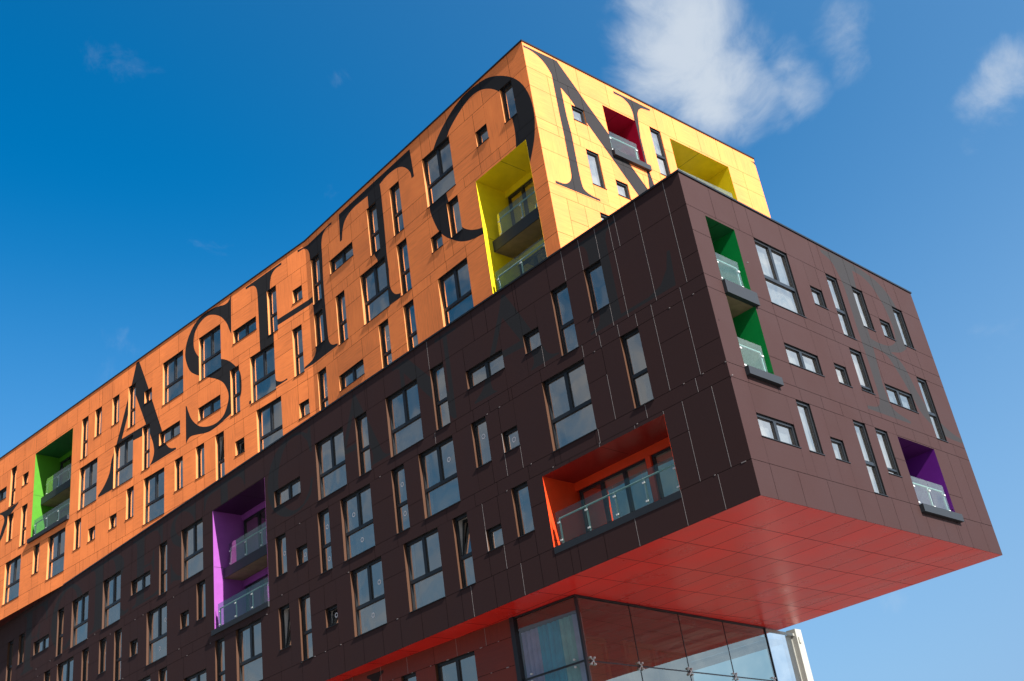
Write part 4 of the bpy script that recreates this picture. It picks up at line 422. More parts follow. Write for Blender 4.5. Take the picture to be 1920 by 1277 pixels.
# ------------------------------------------------------------------ windows
KIND = {'L': 'large_window', 'T': 'tall_window', 'N': 'narrow_window', 'S': 'small_window', 'W': 'wide_window', 'P': 'narrow_window'}
def make_window(t, grp, tilt=False):
    """origin at the lower left of the opening; x along the wall, y inward, z up"""
    w, h = SZ[t]
    if grp not in 'UV': w += 0.045
    D = 0.10 if grp in 'EV' else 0.15
    rm = M_RO if grp in 'UV' else M_SILL if grp == 'E' else M_RD  # dark end-wall jambs: their shade is put into the colour
    r = MB()     # reveal boards, open front and back
    r.quad((.0, .001, 0), (.0, D, 0), (.0, D, h), (.0, .001, h), 0)
    r.quad((w, .001, 0), (w, .001, h), (w, D, h), (w, D, 0), 0)
    r.quad((0, .001, h), (w, .001, h), (w, D, h), (0, D, h), 1)
    r.quad((0, .001, 0), (0, D, 0), (w, D, 0), (w, .001, 0), 1)
    o = r.build(KIND[t], [rm, M_SILL])
    fr = MB(); gl = MB(); a = .065; F0, F1 = D - .05, D + .03
    def bar(x0, x1, z0, z1, y0=F0, y1=F1): fr.box(x0, x1, y0, y1, z0, z1)
    bar(0, a, 0, h); bar(w - a, w, 0, h); bar(a, w - a, 0, .05); bar(a, w - a, h - .075, h)
    panes = []
    tz = None
    if t == 'L':
        tz = h * .425; bar(a, w - a, tz - .055, tz + .055); mx = w / 2; bar(mx - .06, mx + .06, tz + .055, h - .075)
        panes = [(a, w - a, .05, tz - .055), (a, mx - .06, tz + .055, h - .075), (mx + .06, w - a, tz + .055, h - .075)]
    elif t == 'T':
        tz = h * .43; bar(a, w - a, tz - .05, tz + .05); panes = [(a, w - a, .05, tz - .05), (a, w - a, tz + .05, h - .075)]
    elif t == 'P':
        tz = h * .13; bar(a, w - a, tz - .03, tz + .03); panes = [(a, w - a, .05, tz - .03), (a, w - a, tz + .03, h - .075)]
    elif t == 'W':
        mx = w / 2; bar(mx - .06, mx + .06, .05, h - .075); panes = [(a, mx - .06, .05, h - .075), (mx + .06, w - a, .05, h - .075)]
    else: panes = [(a, w - a, .05, h - .075)]
    for i, (x0, x1, z0, z1) in enumerate(panes):
        y = D
        if tilt and (t != 'T' or i == 1):
            dy = (z1 - z0) * .14
            fr.v_start = len(fr.v)
            for bx in ((x0 + .0, x0 + .045, z0, z1), (x1 - .045, x1, z0, z1), (x0 + .045, x1 - .045, z1 - .045, z1), (x0 + .045, x1 - .045, z0, z0 + .045)):
                k = len(fr.v); fr.box(bx[0], bx[1], D, D + .04, bx[2], bx[3])
                for q in range(k, len(fr.v)):
                    X, Y, Z = fr.v[q]; fr.v[q] = (X, Y + .04 + dy * (Z - z0) / (z1 - z0), Z)
            gl.quad((x0 + .04, D + .06, z0 + .04), (x1 - .04, D + .06, z0 + .04), (x1 - .04, D + .06 + dy, z1 - .04), (x0 + .04, D + .06 + dy, z1 - .04))
            continue
        # slim sash line inside the main frame
        for bx in ((x0, x0 + .018, z0, z1), (x1 - .018, x1, z0, z1), (x0 + .018, x1 - .018, z1 - .018, z1), (x0 + .018, x1 - .018, z0, z0 + .018)):
            fr.box(bx[0], bx[1], D - .02, D + .028, bx[2], bx[3])
        gl.quad((x0, y, z0), (x1, y, z0), (x1, y, z1), (x0, y, z1))
    f_o = fr.build('frame', M_FRAME, o); g_o = gl.build('pane', M_GL, o)
    s = MB(); s.box(-.03, w + .03, -.022, D - .051, -.018, .004); s.build('sill', M_SILL, o)
    # plastered inner reveal and dim room
    i_ = MB(); E = D + .031; E2 = D + .26; E3 = D + 1.3
    i_.quad((.0, E, 0), (.0, E2, 0), (.0, E2, h), (.0, E, h), 0); i_.quad((w, E, 0), (w, E, h), (w, E2, h), (w, E2, 0), 0)
    i_.quad((0, E, h), (w, E, h), (w, E2, h), (0, E2, h), 0); i_.quad((0, E, 0), (0, E2, 0), (w, E2, 0), (w, E, 0), 0)
    i_.quad((0, E3, 0), (w, E3, 0), (w, E3, h), (0, E3, h), 1)
    i_.quad((0, E2, 0), (0, E3, 0), (0, E3, h), (0, E2, h), 1); i_.quad((w, E2, 0), (w, E2, h), (w, E3, h), (w, E3, 0), 1)
    i_.quad((0, E2, h), (w, E2, h), (w, E3, h), (0, E3, h), 1); i_.quad((0, E2, 0), (0, E3, 0), (w, E3, 0), (w, E2, 0), 1)
    if tz and t in 'LT' and not tilt:
        i_.quad((a + .12, E2 - .02, .03), (w - a, E2 - .02, .03), (w - a, E2 - .02, tz), (a + .12, E2 - .02, tz), 2)
    if grp in 'EV':  # pale blind added behind sun-facing panes to brighten them
        k = 14; i_bl = [(a + (w - 2*a) * q / k, E + .09 + .012 * (q % 2)) for q in range(k + 1)]
        for (p0, y0), (p1, y1) in zip(i_bl, i_bl[1:]): i_.quad((p0, y0, .02), (p1, y1, .02), (p1, y1, h - .02), (p0, y0, h - .02), 3)
    i_.build('inner_lining', [M_WHITE, M_ROOM, M_SPAN, M_BLIND], o)
    return o
def copy_tree(o, parent=None):
    c = o.copy(); COL.objects.link(c); c.parent = parent
    for ch in o.children: copy_tree(ch, c)
    return c
PROTO = {}
STICK = {('DL', round(u, 2)): n for u, n in []}
ring = MB()
for i in range(20):
    a0, a1 = 2*pi*i/20, 2*pi*(i+1)/20
    ring.quad((.05*cos(a0), 0, .05*sin(a0)), (.085*cos(a0), 0, .085*sin(a0)), (.085*cos(a1), 0, .085*sin(a1)), (.05*cos(a1), 0, .05*sin(a1)))
ring_me = ring.mesh('round_sticker', [M_STICK])
SPOT = {  # new panes still carrying their ring stickers: (facade, u, row) -> spots inside the window
    ('DL', -9.29, 1): [(.33, .95)], ('DL', -8.05, 1): [(.33, .34)], ('DL', -11.86, 1): [(1.25, 1.55)], ('DL', -17.47, 1): [(.33, 1.6), (.33, .45)],
    ('DL', -16.11, 1): [(.5, 1.5), (.85, .5)], ('DL', -13.28, 1): [(.33, 1.6), (.33, .6)], ('DL', -18.86, 1): [(.34, .33)], ('DL', -20.14, 1): [(.35, .8)],
    ('DL', -15.86, 2): [(1.3, 1.45), (.85, .5)], ('DL', -17.36, 2): [(.4, .35)], ('DL', -29.77, 1): [(1.3, 1.55), (.85, .5)], ('DL', -31.2, 1): [(.4, .33)],
    ('DL', -32.63, 1): [(.4, 1.5), (.4, .5)], ('DL', -34.04, 1): [(.4, .85)], ('DL', -35.72, 1): [(.4, .9)], ('UR', 0.28, 2): [(.33, 1.35)], ('UR', 4.47, 2): [(.33, 1.5), (.33, .55)]}
for f, t, u, r in WINS:
    grp = 'E' if f == 'DE' else 'V' if f == 'UE' else f[0]; key = (t[0], grp, t[1:])
    if key not in PROTO: PROTO[key] = make_window(t[0], grp, len(t) > 1); o = PROTO[key]; o.parent = root
    else: o = copy_tree(PROTO[key], root)
    x0, x1, z0, z1 = wrect(f, t, u, r)
    place(o, f, x0, z0, 0)
    if len(t) > 1: o['label'] = 'window with its sash tilted open'
    for sx, sz in SPOT.get((f, u, r), []):
        k = bpy.data.objects.new('round_sticker', ring_me); COL.objects.link(k); k.parent = o; k.location = (sx, .145, sz); k['label'] = 'white ring sticker on new glass'
    PROTO.setdefault('objs', []).append((f, o))
# stickers were added after copying only to their own window
# ------------------------------------------------------------------ balconies
def railing(parent, x0, x1, y, z, ends=(True, True), h=0.74, gh=0.93):
    rl = MB(); r = .026
    rl.rod((x0, y + .05, z + h), (x1, y + .05, z + h), r)
    n = max(2, round((x1 - x0) / 1.15) + 1); xs = [x0 + (x1 - x0) * i / (n - 1) for i in range(n)]
    for x in xs:
        rl.box(x - .02, x + .02, y + .03, y + .07, z, z + h)
        for zz in (.12, h - .12): rl.box(x - .045, x + .045, y - .012, y + .03, z + zz - .022, z + zz + .022)
    rl.rod((x0, y + .05, z + h), (x0, y + .05, z), r)
    rl.build('railing', M_STEEL, parent)
    g = MB()
    for a, b in zip(xs, xs[1:]):
        g.box(a + .012 if a != xs[0] else a - .08, b - .012 if b != xs[-1] else b + .05, y - .005, y + .005, z + .03, z + gh)
    g.build('glass_balustrade', M_GLB, parent)
def balcony(f, u0, u1, v0, v1, colr, mids, setb, label):
    w = u1 - u0; h = v1 - v0; D = 1.45; cm = BAL[colr]
    b = MB()
    b.quad((0, -.002, 0), (0, D, 0), (0, D, h), (0, -.002, h)); b.quad((w, -.002, 0), (w, -.002, h), (w, D, h), (w, D, 0))
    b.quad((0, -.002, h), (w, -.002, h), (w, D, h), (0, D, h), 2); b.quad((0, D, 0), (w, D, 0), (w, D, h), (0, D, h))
    b.quad((0, 0, 0), (0, D, 0), (w, D, 0), (w, 0, 0), 1)
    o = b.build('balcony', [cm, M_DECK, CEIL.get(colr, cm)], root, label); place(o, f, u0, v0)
    j = MB()      # dark joint between lining boards
    for z in [q for q in (0.22, h - 2.3, h - 1.35) if .1 < q < h - .2][:2 if h > 3 else 1]:
        j.box(.0005, .0025, .02, D - .01, z, z + .012); j.box(w - .0025, w - .0005, .02, D - .01, z, z + .012)
    j.box(w * .5 - .006, w * .5 + .006, .02, D - .3, h - .0025, h - .0005)
    j.build('lining_joint', M_BACK, o)
    floors = [0.0] + [m[0] - v0 for m in mids]
    ceils = [m[1] - v0 for m in mids] + [h]
    outer = f in ('DE', 'UE')
    for k, (zf, zc) in enumerate(zip(floors, ceils)):
        # lintel, pier and glazed doors at the back
        l = MB(); l.box(.004, w - .004, D - .16, D - .002, zc - .26, zc - .003)
        split = .60 if w > 2 else None
        if split: l.box(w * split, w * split + .17, D - .2, D - .002, zf + .0, zc - .262)
        l.build('door_lintel', cm, o)
        dr = MB(); gp = MB()
        parts = [(.1, w * split, 3 if w > 4 else 2), (w * split + .17, w - .05, 1)] if split else [(.08, w - .08, 1)]
        for a, c, n in parts:
            z1 = zc - .262; z0 = zf + .01
            dr.box(a, a + .07, D - .12, D - .02, z0, z1); dr.box(c - .07, c, D - .12, D - .02, z0, z1); dr.box(a + .07, c - .07, D - .12, D - .02, z1 - .08, z1)
            for i in range(1, n):
                x = a + (c - a) * i / n; dr.box(x - .05, x + .05, D - .125, D - .02, z0, z1 - .08)
            gp.quad((a, D - .07, z0), (c, D - .07, z0), (c, D - .07, z1), (a, D - .07, z1))
            dr.quad((a, D - .01, z0), (c, D - .01, z0), (c, D - .01, z1), (a, D - .01, z1), 1)
        dr.build('door_frame', [M_FRAME, M_ROOM], o); gp.build('door_pane', M_GL, o)
        if k > 0:
            s0 = setb; zt, zb = mids[k-1][0] - v0, mids[k-1][1] - v0
            s = MB()
            xa, xb = (.003, w - .003)
            s.box(xa, xb, s0 + .03 if s0 > 0 else .05, D - .17, zb, zt - .02); s.build('slab', M_CONC, o)
            q = MB(); q.box(xa if s0 > 0 else -.03, xb if s0 > 0 else w + .1, s0 - .0, s0 + .029 if s0 > 0 else .045, zb - .005, zt); q.build('slab_fascia', M_FASC, o)
        y = (setb if k > 0 else 0.0) if f not in ('DE', 'UE') else -0.02
        y = max(y, -.02) if k == 0 else (setb + .06 if setb > 0 else .0)
        zz = zf
        gap = .22 if f in ('DL', 'UL', 'UR') else .02
        railing(o, gap + (.15 if k and setb > 0 else .08) * (1 if gap > .1 else .3), w - .06 if not outer else w - .32, y + .03, zz)
    t = MB()
    if f == 'UL': t.box(-.14, w + .02, -.12, .28, -.2, -.0)
    elif f in ('DE', 'UE'): t.box(-.05, w + .12, -.13, .1, -.2, .03)
    else: t.box(-.16 if colr == 'purple' else 0, w, -.06 if colr != 'orange' else -.01, .3, -.19, .004)
    t.build('edge_tray', M_FASC, o)
    if f == 'UE' and colr == 'red':
        c = MB()      # two folding chairs seen through the balustrade
    return o
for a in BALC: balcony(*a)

# ------------------------------------------------------------------ copings, roofs, soffits
cp = MB(); cp.box(-34.0, 0.004, -.035, .10, 0, .055); place(cp.build('coping', M_CAP, root), 'UL', 0, H_UP)
cp = MB(); cp.box(.0, LU + .03, -.035, .10, 0, .057); place(cp.build('coping', M_CAP, root), 'UR', 0, H_UP)
cp = MB(); cp.box(0.101, UE_W + .03, -.035, .10, 0, .055); place(cp.build('coping', M_CAP, root), 'UE', 0, H_UP)
cp = MB(); cp.box(-60, .035, -.035, .14, 0, .058); place(cp.build('coping', M_CAP, root), 'DL', 0, 0)
cp = MB(); cp.box(.141, DE_W + .03, -.035, .14, 0, .056); place(cp.build('coping', M_CAP, root), 'DE', 0, 0)
pUL, pK, pC, pR = to_world('UL', -34, 0), Vector((*K, 0)), Vector((*CN, 0)), to_world('UE', UE_W, 0)
back = pR + Vector((-cos(A_UR), -sin(A_UR), 0)) * LU
back2 = to_world('UL', -34, 0, 12.9)
rf = MB()
for z in (H_UP - .02,):
    for q in ((pK, pC, pR, back), (pUL, pK, back, back2)): rf.quad(*[(p.x, p.y, z) for p in q])
for a, b in ((pR, back), (back, back2), (back2, pUL)): rf.quad((a.x, a.y, 0.02), (b.x, b.y, 0.02), (b.x, b.y, H_UP), (a.x, a.y, H_UP))
rf.build('roof', M_ROOF, root)
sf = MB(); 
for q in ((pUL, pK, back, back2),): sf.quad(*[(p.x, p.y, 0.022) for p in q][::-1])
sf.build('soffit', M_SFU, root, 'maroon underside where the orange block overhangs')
rf = MB(); rf.quad((-60, .14, -.01), (-.14, .14, -.01), (-.14, DE_W, -.01), (-60, DE_W, -.01))
rf.quad((0, DE_W, H_DK), (-60, DE_W, H_DK), (-60, DE_W, 0), (0, DE_W, 0)); rf.build('roof', M_ROOF, root)
# red soffit boards
YJ = [0, 1.06, 2.07, 3.29, 4.29, 5.26, 6.61, 7.76, 8.84, 10.03, 10.97, 11.76, DE_W]
XJ = [0, -1.57, -3.10, -4.65, -6.16] + [-6.16 - 1.53 * i for i in range(1, 36)]
sf = MB()
for x1, x0 in zip(XJ, XJ[1:]):
    for y0, y1 in zip(YJ, YJ[1:]):
        g = .009
        sf.quad((x0 + g, y0 + g, 0), (x0 + g, y1 - g, 0), (x1 - g, y1 - g, 0), (x1 - g, y0 + g, 0), 0, (0.0, random.random()))
sf.quad((-59.7, 0, .02), (-59.7, DE_W, .02), (0, DE_W, .02), (0, 0, .02), 1)
o = sf.build('soffit', [M_SF, plain('deep_red_joint', (0.03, 0.003, 0.003), 0.9)], root, 'glossy red panelled underside of the dark block'); o.location = (0, 0, H_DK)

# ------------------------------------------------------------------ lower glazed corner
ZT = -11.24
gw = bpy.data.objects.new('glazed_corner', None); COL.objects.link(gw); gw.parent = root; place(gw, 'LL', 0, Z_GROUND)
gw['label'] = 'glazed wall wrapping the lower corner'
def sub(mb, name, mat, f, v=0.0, label=None):
    o = mb.build(name, mat, gw, label)
    o.matrix_parent_inverse = Matrix(); 
    p = to_world(f, 0, v); M = Matrix.Translation(p) @ Matrix.Rotation(FR[f][1], 4, 'Z')
    G = Matrix.Translation(to_world('LL', 0, Z_GROUND)) @ Matrix.Rotation(FR['LL'][1], 4, 'Z')
    o.matrix_local = G.inverted() @ M
    return o
zs = [H_DK - .05, ZT] + [ZT - 1.86 * i for i in range(1, 5)]
m = MB()
for a, b in zip(zs, zs[1:]): m.quad((-2.36, .05, b + .012), (-.03, .05, b + .012), (-.03, .05, a - .012), (-2.36, .05, a - .012))
sub(m, 'pane', M_GLC, 'LL')
us = [0.03, 2.6, 5.17, 7.75, 10.40]
for u_a, u_b in zip(us, us[1:]):
    m = MB()
    for a, b in zip(zs, zs[1:]): m.quad((u_a + .012, .05, b + .012), (u_b - .012, .05, b + .012), (u_b - .012, .05, a - .012), (u_a + .012, .05, a - .012))
    sub(m, 'pane', M_GLW, 'LE')
m = MB(); m.box(-2.5, -2.34, -.04, .2, Z_GROUND, H_DK); m.box(-.05, .02, .0, .09, Z_GROUND, H_DK - .06); m.box(-2.34, 0, .0, .1, H_DK - .05, H_DK - .003)
for z in zs[1:]: m.box(-2.34, 0, .03, .10, z - .025, z + .025)
sub(m, 'mullion', M_FRAME, 'LL')
m = MB(); m.box(0.02, 10.5, .0, .1, H_DK - .05, H_DK - .004)
for u in us[1:]: m.box(u - .011, u + .011, .04, .075, Z_GROUND, H_DK - .051)
for z in zs[1:]: m.box(0.02, 10.42, .045, .085, z - .018, z + .018)
m.box(10.41, 10.46, .02, .12, Z_GROUND, H_DK - .05)
sub(m, 'mullion', M_FRAME, 'LE')
m = MB()
for u in us[1:-1] + [.35, 10.2]:
    for z in zs[1:]:
        for dx in (-.09, .09):
            for dz in (-.09, .09):
                m.rod((u, -.02, z), (u + dx, .03, z + dz), .014, 6); m.rod((u + dx, -.01, z + dz), (u + dx, .045, z + dz), .03, 10)
sub(m, 'spider_fitting', M_STEEL, 'LE')
m = MB()
for u in (-2.0, -.4):
    for z in zs[1:]:
        for dz in (-.1, .1): m.rod((u, .0, z + dz), (u, .045, z + dz), .03, 10)
sub(m, 'spider_fitting', M_STEEL, 'LL')
# interior: brown timber ceiling, beam, inner wall with door frame, floor
m = MB()
for i in range(24): m.box(-10, -.15, .3 + i * .5, .3 + i * .5 + .48, H_DK - .32, H_DK - .3 - .02 * (i % 3 == 0))
m.box(-10, -.1, .12, .32, -9.86, H_DK - .06)
sub(m, 'ceiling', plain('brown_timber', (0.06, 0.03, 0.018), 0.5, var=.2), 'LL')
m = MB()
for x, y in ((-1.6, 1.5), (-1.6, 4.0), (-2.0, 6.6)):
    m.box(x, x + .12, y, y + 1.6, Z_GROUND, -10.0); m.box(x + .12, x + .22, y + .1, y + .22, Z_GROUND, -10.1); m.box(x + .12, x + .22, y + 1.38, y + 1.5, Z_GROUND, -10.1); m.box(x + .12, x + .22, y + .22, y + 1.38, -10.22, -10.1)
sub(m, 'inner_frame', plain('ochre_timber', (0.16, 0.09, 0.035), 0.6, var=.2), 'LL')
m = MB(); m.box(-4.6, -4.5, .3, 10.4, Z_GROUND, H_DK - .35); m.box(-10, -.2, .3, 10, -15.4, -15.2)
sub(m, 'inner_wall', plain('dim_maroon_wall', (0.03, 0.008, 0.008), 0.8), 'LL')
# pale end bay and post
m = MB(); m.quad((10.46, .06, Z_GROUND), (11.8, .06, Z_GROUND), (11.8, .06, H_DK - .14), (10.46, .06, H_DK - .14)); sub(m, 'end_panel', M_GLE, 'LE')
m = MB(); m.box(11.8, 12.42, .14, .22, Z_GROUND, H_DK - .12); m.box(10.46, 12.42, .02, .059, H_DK - .139, H_DK - .05); sub(m, 'end_recess', M_GPOST, 'LE')
m = MB(); m.box(12.42, 12.86, -.06, .3, Z_GROUND, H_DK + .1); m.box(12.5, 12.62, -.1, -.061, H_DK - .4, H_DK - .2); sub(m, 'post', M_GPOST, 'LE')

# striped reflection of the glazed corner, painted as coloured strips behind the glass
def reflection_strip(u0, u1, colr, name, label):
    m = MB(); n = int((u1 - u0) / .05) + 1
    xs = [u0 + (u1 - u0) * i / n for i in range(n + 1)]
    pts = [(x, .22 + .035 * math.sin(x * 34 + u0 * 5) + .012 * math.sin(x * 71)) for x in xs]
    for (x0, y0), (x1, y1) in zip(pts, pts[1:]):
        m.quad((x0, y0, -15.1), (x1, y1, -15.1), (x1, y1, -9.87), (x0, y0, -9.87))
    o = m.build(name, plain(name + '_tint_%d' % int(-u0 * 100), colr, .9, var=.15)); place(o, 'LL'); o['label'] = label; o['category'] = 'reflection_strip'; o['group'] = 'painted reflection strips behind the glazed corner'
reflection_strip(-2.3, -1.68, (0.30, 0.30, 0.48), 'reflection_strip', 'lilac grey painted reflection strip at the left edge of the glazed corner')
reflection_strip(-1.67, -.86, (0.0, 0.34, 0.50), 'reflection_strip', 'teal blue painted reflection strip behind the glazed corner, between the paler ones')
reflection_strip(-.85, -.37, (0.20, 0.46, 0.44), 'reflection_strip', 'sea green painted reflection strip right of the teal one behind the glazed corner')
reflection_strip(-.36, -.08, (0.32, 0.36, 0.52), 'reflection_strip', 'narrow lilac painted reflection strip against the glass corner post')

# ------------------------------------------------------------------ ground
m = MB(); m.quad((-2500, -2500, 0), (2500, -2500, 0), (2500, 2500, 0), (-2500, 2500, 0))
g = m.build('ground', plain('pale_paving', (0.14, 0.128, 0.115), 0.85, var=.12, scale=.3)); g.location = (0, 0, Z_GROUND); g['kind'] = 'structure'

# ------------------------------------------------------------------ sky, sun
EL, AZ = radians(37), radians(-6.0)
W = bpy.data.worlds.new('World'); S.world = W; W.use_nodes = True; nt = W.node_tree
for n in list(nt.nodes): nt.nodes.remove(n)
out = N(nt, 'ShaderNodeOutputWorld'); bg = N(nt, 'ShaderNodeBackground'); bg.inputs['Strength'].default_value = 0.086
sky = N(nt, 'ShaderNodeTexSky'); sky.sky_type = 'NISHITA'; sky.sun_disc = False; sky.sun_elevation = EL; sky.sun_rotation = pi / 2 - AZ
sky.air_density = 1.0; sky.dust_density = 1.0; sky.ozone_density = 2.0
geo = N(nt, 'ShaderNodeTexCoord')
CAM_R = None
# clouds by direction in the sky
def dirv(px, py):
    a, b, c = 2.31479241, 0.484005513, -0.157126969
    f = Vector((cos(b)*cos(a), cos(b)*sin(a), sin(b))); r = f.cross(Vector((0, 0, 1))).normalized(); u = r.cross(f)
    r2 = cos(c)*r + sin(c)*u; u2 = -sin(c)*r + cos(c)*u
    return (f + r2 * ((px - 960) / 2133.1) - u2 * ((py - 638.5) / 2133.1)).normalized()
CLOUDS = [  # direction, angular radius, weight
    (dirv(1270, 70), .11, 1.15), (dirv(1360, 150), .095, 1.0), (dirv(1230, 10), .08, .95), (dirv(1430, 110), .08, .7), (dirv(1340, 230), .05, .4), (dirv(1570, 50), .06, .6), (dirv(1600, 120), .05, .55), (dirv(1500, 160), .055, .6), (dirv(1440, 200), .05, .5),
    (dirv(1860, 190), .055, .5), (dirv(1900, 130), .05, .55), (dirv(1830, 260), .035, .35), (dirv(600, 190), .025, .36), (dirv(620, 150), .02, .3), (dirv(705, 195), .014, .28), (dirv(1580, 1160), .028, .38), (dirv(1630, 480), .04, .28), (dirv(1760, 470), .04, .3), (dirv(1660, 1130), .035, .3)]
acc = None
for d, rad, wgt in CLOUDS:
    dp = N(nt, 'ShaderNodeVectorMath', operation='DISTANCE'); dp.inputs[1].default_value = d
    nt.links.new(geo.outputs['Generated'], dp.inputs[0])
    mr = N(nt, 'ShaderNodeMapRange', interpolation_type='SMOOTHERSTEP'); mr.inputs['From Min'].default_value = 0; mr.inputs['From Max'].default_value = rad
    mr.inputs['To Min'].default_value = wgt; mr.inputs['To Max'].default_value = 0
    nt.links.new(dp.outputs['Value'], mr.inputs[0])
    if acc is None: acc = mr.outputs[0]
    else:
        mxx = N(nt, 'ShaderNodeMath', operation='MAXIMUM'); nt.links.new(acc, mxx.inputs[0]); nt.links.new(mr.outputs[0], mxx.inputs[1]); acc = mxx.outputs[0]
# unseen thin broken cloud added behind the viewer to feed the reflections
sep = N(nt, 'ShaderNodeSeparateXYZ'); nt.links.new(geo.outputs['Generated'], sep.inputs[0])
mr = N(nt, 'ShaderNodeMapRange'); mr.inputs['From Min'].default_value = .15; mr.inputs['From Max'].default_value = -.35; mr.inputs['To Min'].default_value = 0; mr.inputs['To Max'].default_value = .72
nt.links.new(sep.outputs['Y'], mr.inputs[0])
mxx = N(nt, 'ShaderNodeMath', operation='MAXIMUM'); nt.links.new(acc, mxx.inputs[0]); nt.links.new(mr.outputs[0], mxx.inputs[1]); acc = mxx.outputs[0]
mr = N(nt, 'ShaderNodeMapRange'); mr.inputs['From Min'].default_value = .10; mr.inputs['From Max'].default_value = .5; mr.inputs['To Min'].default_value = 0; mr.inputs['To Max'].default_value = .95
nt.links.new(sep.outputs['X'], mr.inputs[0])
mxx = N(nt, 'ShaderNodeMath', operation='MAXIMUM'); nt.links.new(acc, mxx.inputs[0]); nt.links.new(mr.outputs[0], mxx.inputs[1]); acc = mxx.outputs[0]
warp = N(nt, 'ShaderNodeTexNoise'); warp.inputs['Scale'].default_value = 5; warp.inputs['Detail'].default_value = 3
nt.links.new(geo.outputs['Generated'], warp.inputs['Vector'])
vm = N(nt, 'ShaderNodeVectorMath', operation='MULTIPLY_ADD'); vm.inputs[1].default_value = (.17, .17, .17)
nt.links.new(warp.outputs['Color'], vm.inputs[0]); nt.links.new(geo.outputs['Generated'], vm.inputs[2])
fb = N(nt, 'ShaderNodeTexNoise'); fb.inputs['Scale'].default_value = 9; fb.inputs['Detail'].default_value = 12; fb.inputs['Roughness'].default_value = .6
nt.links.new(vm.outputs[0], fb.inputs['Vector'])
add = N(nt, 'ShaderNodeMath', operation='MULTIPLY_ADD'); add.inputs[1].default_value = 2.2; nt.links.new(fb.outputs[0], add.inputs[0]); nt.links.new(acc, add.inputs[2])
cov = N(nt, 'ShaderNodeMapRange', interpolation_type='SMOOTHSTEP'); cov.inputs['From Min'].default_value = 1.37; cov.inputs['From Max'].default_value = 2.35
cov.inputs['To Min'].default_value = 0; cov.inputs['To Max'].default_value = .92
nt.links.new(add.outputs[0], cov.inputs[0])
hs = N(nt, 'ShaderNodeHueSaturation'); hs.inputs['Hue'].default_value = 0.495; hs.inputs['Saturation'].default_value = 1.5; hs.inputs['Value'].default_value = 1.12; hs.inputs['Value'].default_value = 1.0
nt.links.new(sky.outputs[0], hs.inputs['Color'])
hz = N(nt, 'ShaderNodeMapRange', interpolation_type='SMOOTHSTEP'); hz.inputs['From Min'].default_value = .62; hz.inputs['From Max'].default_value = .02; hz.inputs['To Min'].default_value = 0; hz.inputs['To Max'].default_value = .8
nt.links.new(sep.outputs['Z'], hz.inputs[0])
hx = N(nt, 'ShaderNodeMapRange', interpolation_type='SMOOTHSTEP'); hx.inputs['From Min'].default_value = -.75; hx.inputs['From Max'].default_value = .15; hx.inputs['To Min'].default_value = 0; hx.inputs['To Max'].default_value = .42
nt.links.new(sep.outputs['X'], hx.inputs[0])
hsum = N(nt, 'ShaderNodeMath', operation='ADD'); hsum.use_clamp = True; nt.links.new(hz.outputs[0], hsum.inputs[0]); nt.links.new(hx.outputs[0], hsum.inputs[1])
hm = N(nt, 'ShaderNodeMix'); hm.data_type = 'RGBA'; hm.inputs[7].default_value = (1.5, 2.6, 4.1, 1)
nt.links.new(hsum.outputs[0], hm.inputs[0]); nt.links.new(hs.outputs[0], hm.inputs[6])
mx = N(nt, 'ShaderNodeMix'); mx.data_type = 'RGBA'
cb2 = N(nt, 'ShaderNodeMapRange'); cb2.inputs['From Min'].default_value = .1; cb2.inputs['From Max'].default_value = .6; cb2.inputs['To Min'].default_value = 1; cb2.inputs['To Max'].default_value = 2.2  # unseen sun-side cloud made brighter for paler reflections
nt.links.new(sep.outputs['X'], cb2.inputs[0])
cc = N(nt, 'ShaderNodeVectorMath', operation='SCALE'); cc.inputs[0].default_value = (3.4, 3.8, 4.3); nt.links.new(cb2.outputs[0], cc.inputs['Scale']); nt.links.new(cc.outputs[0], mx.inputs[7])
nt.links.new(cov.outputs[0], mx.inputs[0]); nt.links.new(hm.outputs[2], mx.inputs[6])
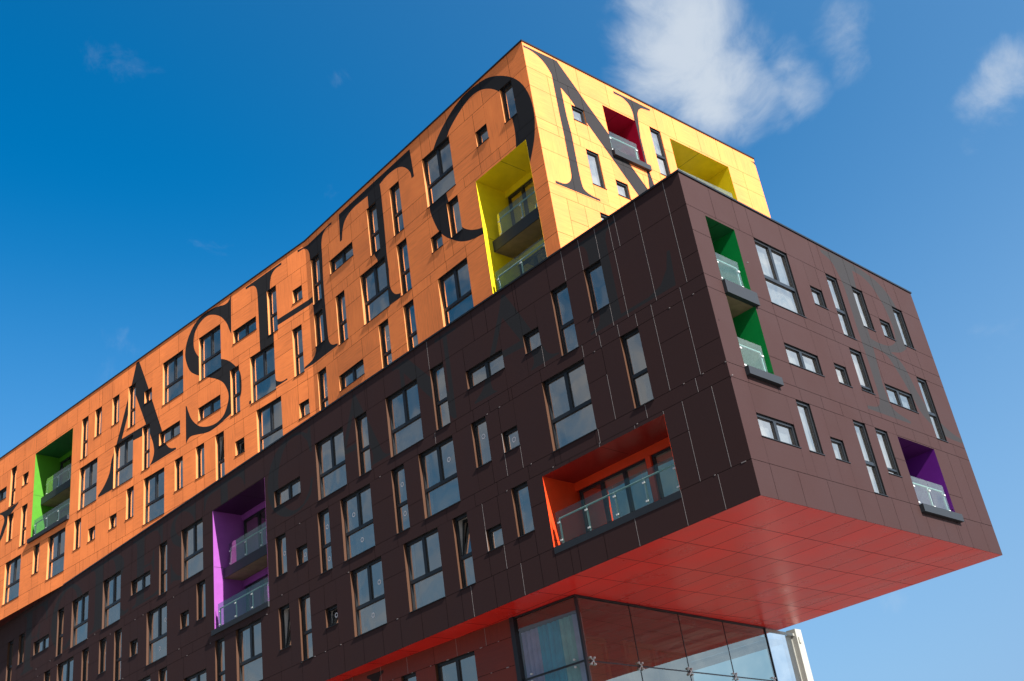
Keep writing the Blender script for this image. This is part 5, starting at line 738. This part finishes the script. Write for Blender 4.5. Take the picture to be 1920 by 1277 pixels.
# unseen sky behind the viewer darkened to cut fill on the side walls
dk = N(nt, 'ShaderNodeMapRange', interpolation_type='SMOOTHSTEP'); dk.inputs['From Min'].default_value = .15; dk.inputs['From Max'].default_value = -.45; dk.inputs['To Min'].default_value = 1; dk.inputs['To Max'].default_value = .42
nt.links.new(sep.outputs['Y'], dk.inputs[0])
dm = N(nt, 'ShaderNodeVectorMath', operation='SCALE'); nt.links.new(mx.outputs[2], dm.inputs[0]); nt.links.new(dk.outputs[0], dm.inputs['Scale'])
nt.links.new(dm.outputs[0], bg.inputs['Color']); nt.links.new(bg.outputs[0], out.inputs[0])

sun = bpy.data.lights.new('sun', 'SUN'); sun.energy = 5.0; sun.angle = radians(0.53); sun.color = (1.0, 0.87, 0.80)
so = bpy.data.objects.new('sun', sun); COL.objects.link(so)
sd = Vector((cos(EL)*cos(AZ), cos(EL)*sin(AZ), sin(EL)))
so.rotation_euler = sd.to_track_quat('Z', 'Y').to_euler(); so.location = sd * 60

# ------------------------------------------------------------------ camera
cam = bpy.data.cameras.new('camera'); co = bpy.data.objects.new('camera', cam); COL.objects.link(co); S.camera = co
a, b, c = 2.31479241, 0.484005513, -0.157126969
f = Vector((cos(b)*cos(a), cos(b)*sin(a), sin(b))); r = f.cross(Vector((0, 0, 1))).normalized(); u = r.cross(f)
r2 = cos(c)*r + sin(c)*u; u2 = -sin(c)*r + cos(c)*u
M = Matrix((r2, u2, -f)).transposed().to_4x4(); M.translation = Vector((13.56120429, -22.3901663, -17.82024997)); co.matrix_world = M
cam.lens = 36 * 2133.1358 / 1920; cam.sensor_width = 36; cam.clip_end = 8000; cam.clip_start = .1

S.render.engine = 'CYCLES'
S.cycles.max_bounces = 10; S.cycles.transparent_max_bounces = 16; S.cycles.glossy_bounces = 6
S.view_settings.view_transform = 'Standard'; S.view_settings.look = 'None'; S.view_settings.exposure = 1.14; S.view_settings.gamma = 1

# the building's own origin at the foot of its corner
root.location = (-8.0, 2.0, Z_GROUND)
inv = Matrix.Translation((8.0, -2.0, -Z_GROUND))
for ch in root.children: ch.matrix_parent_inverse = inv
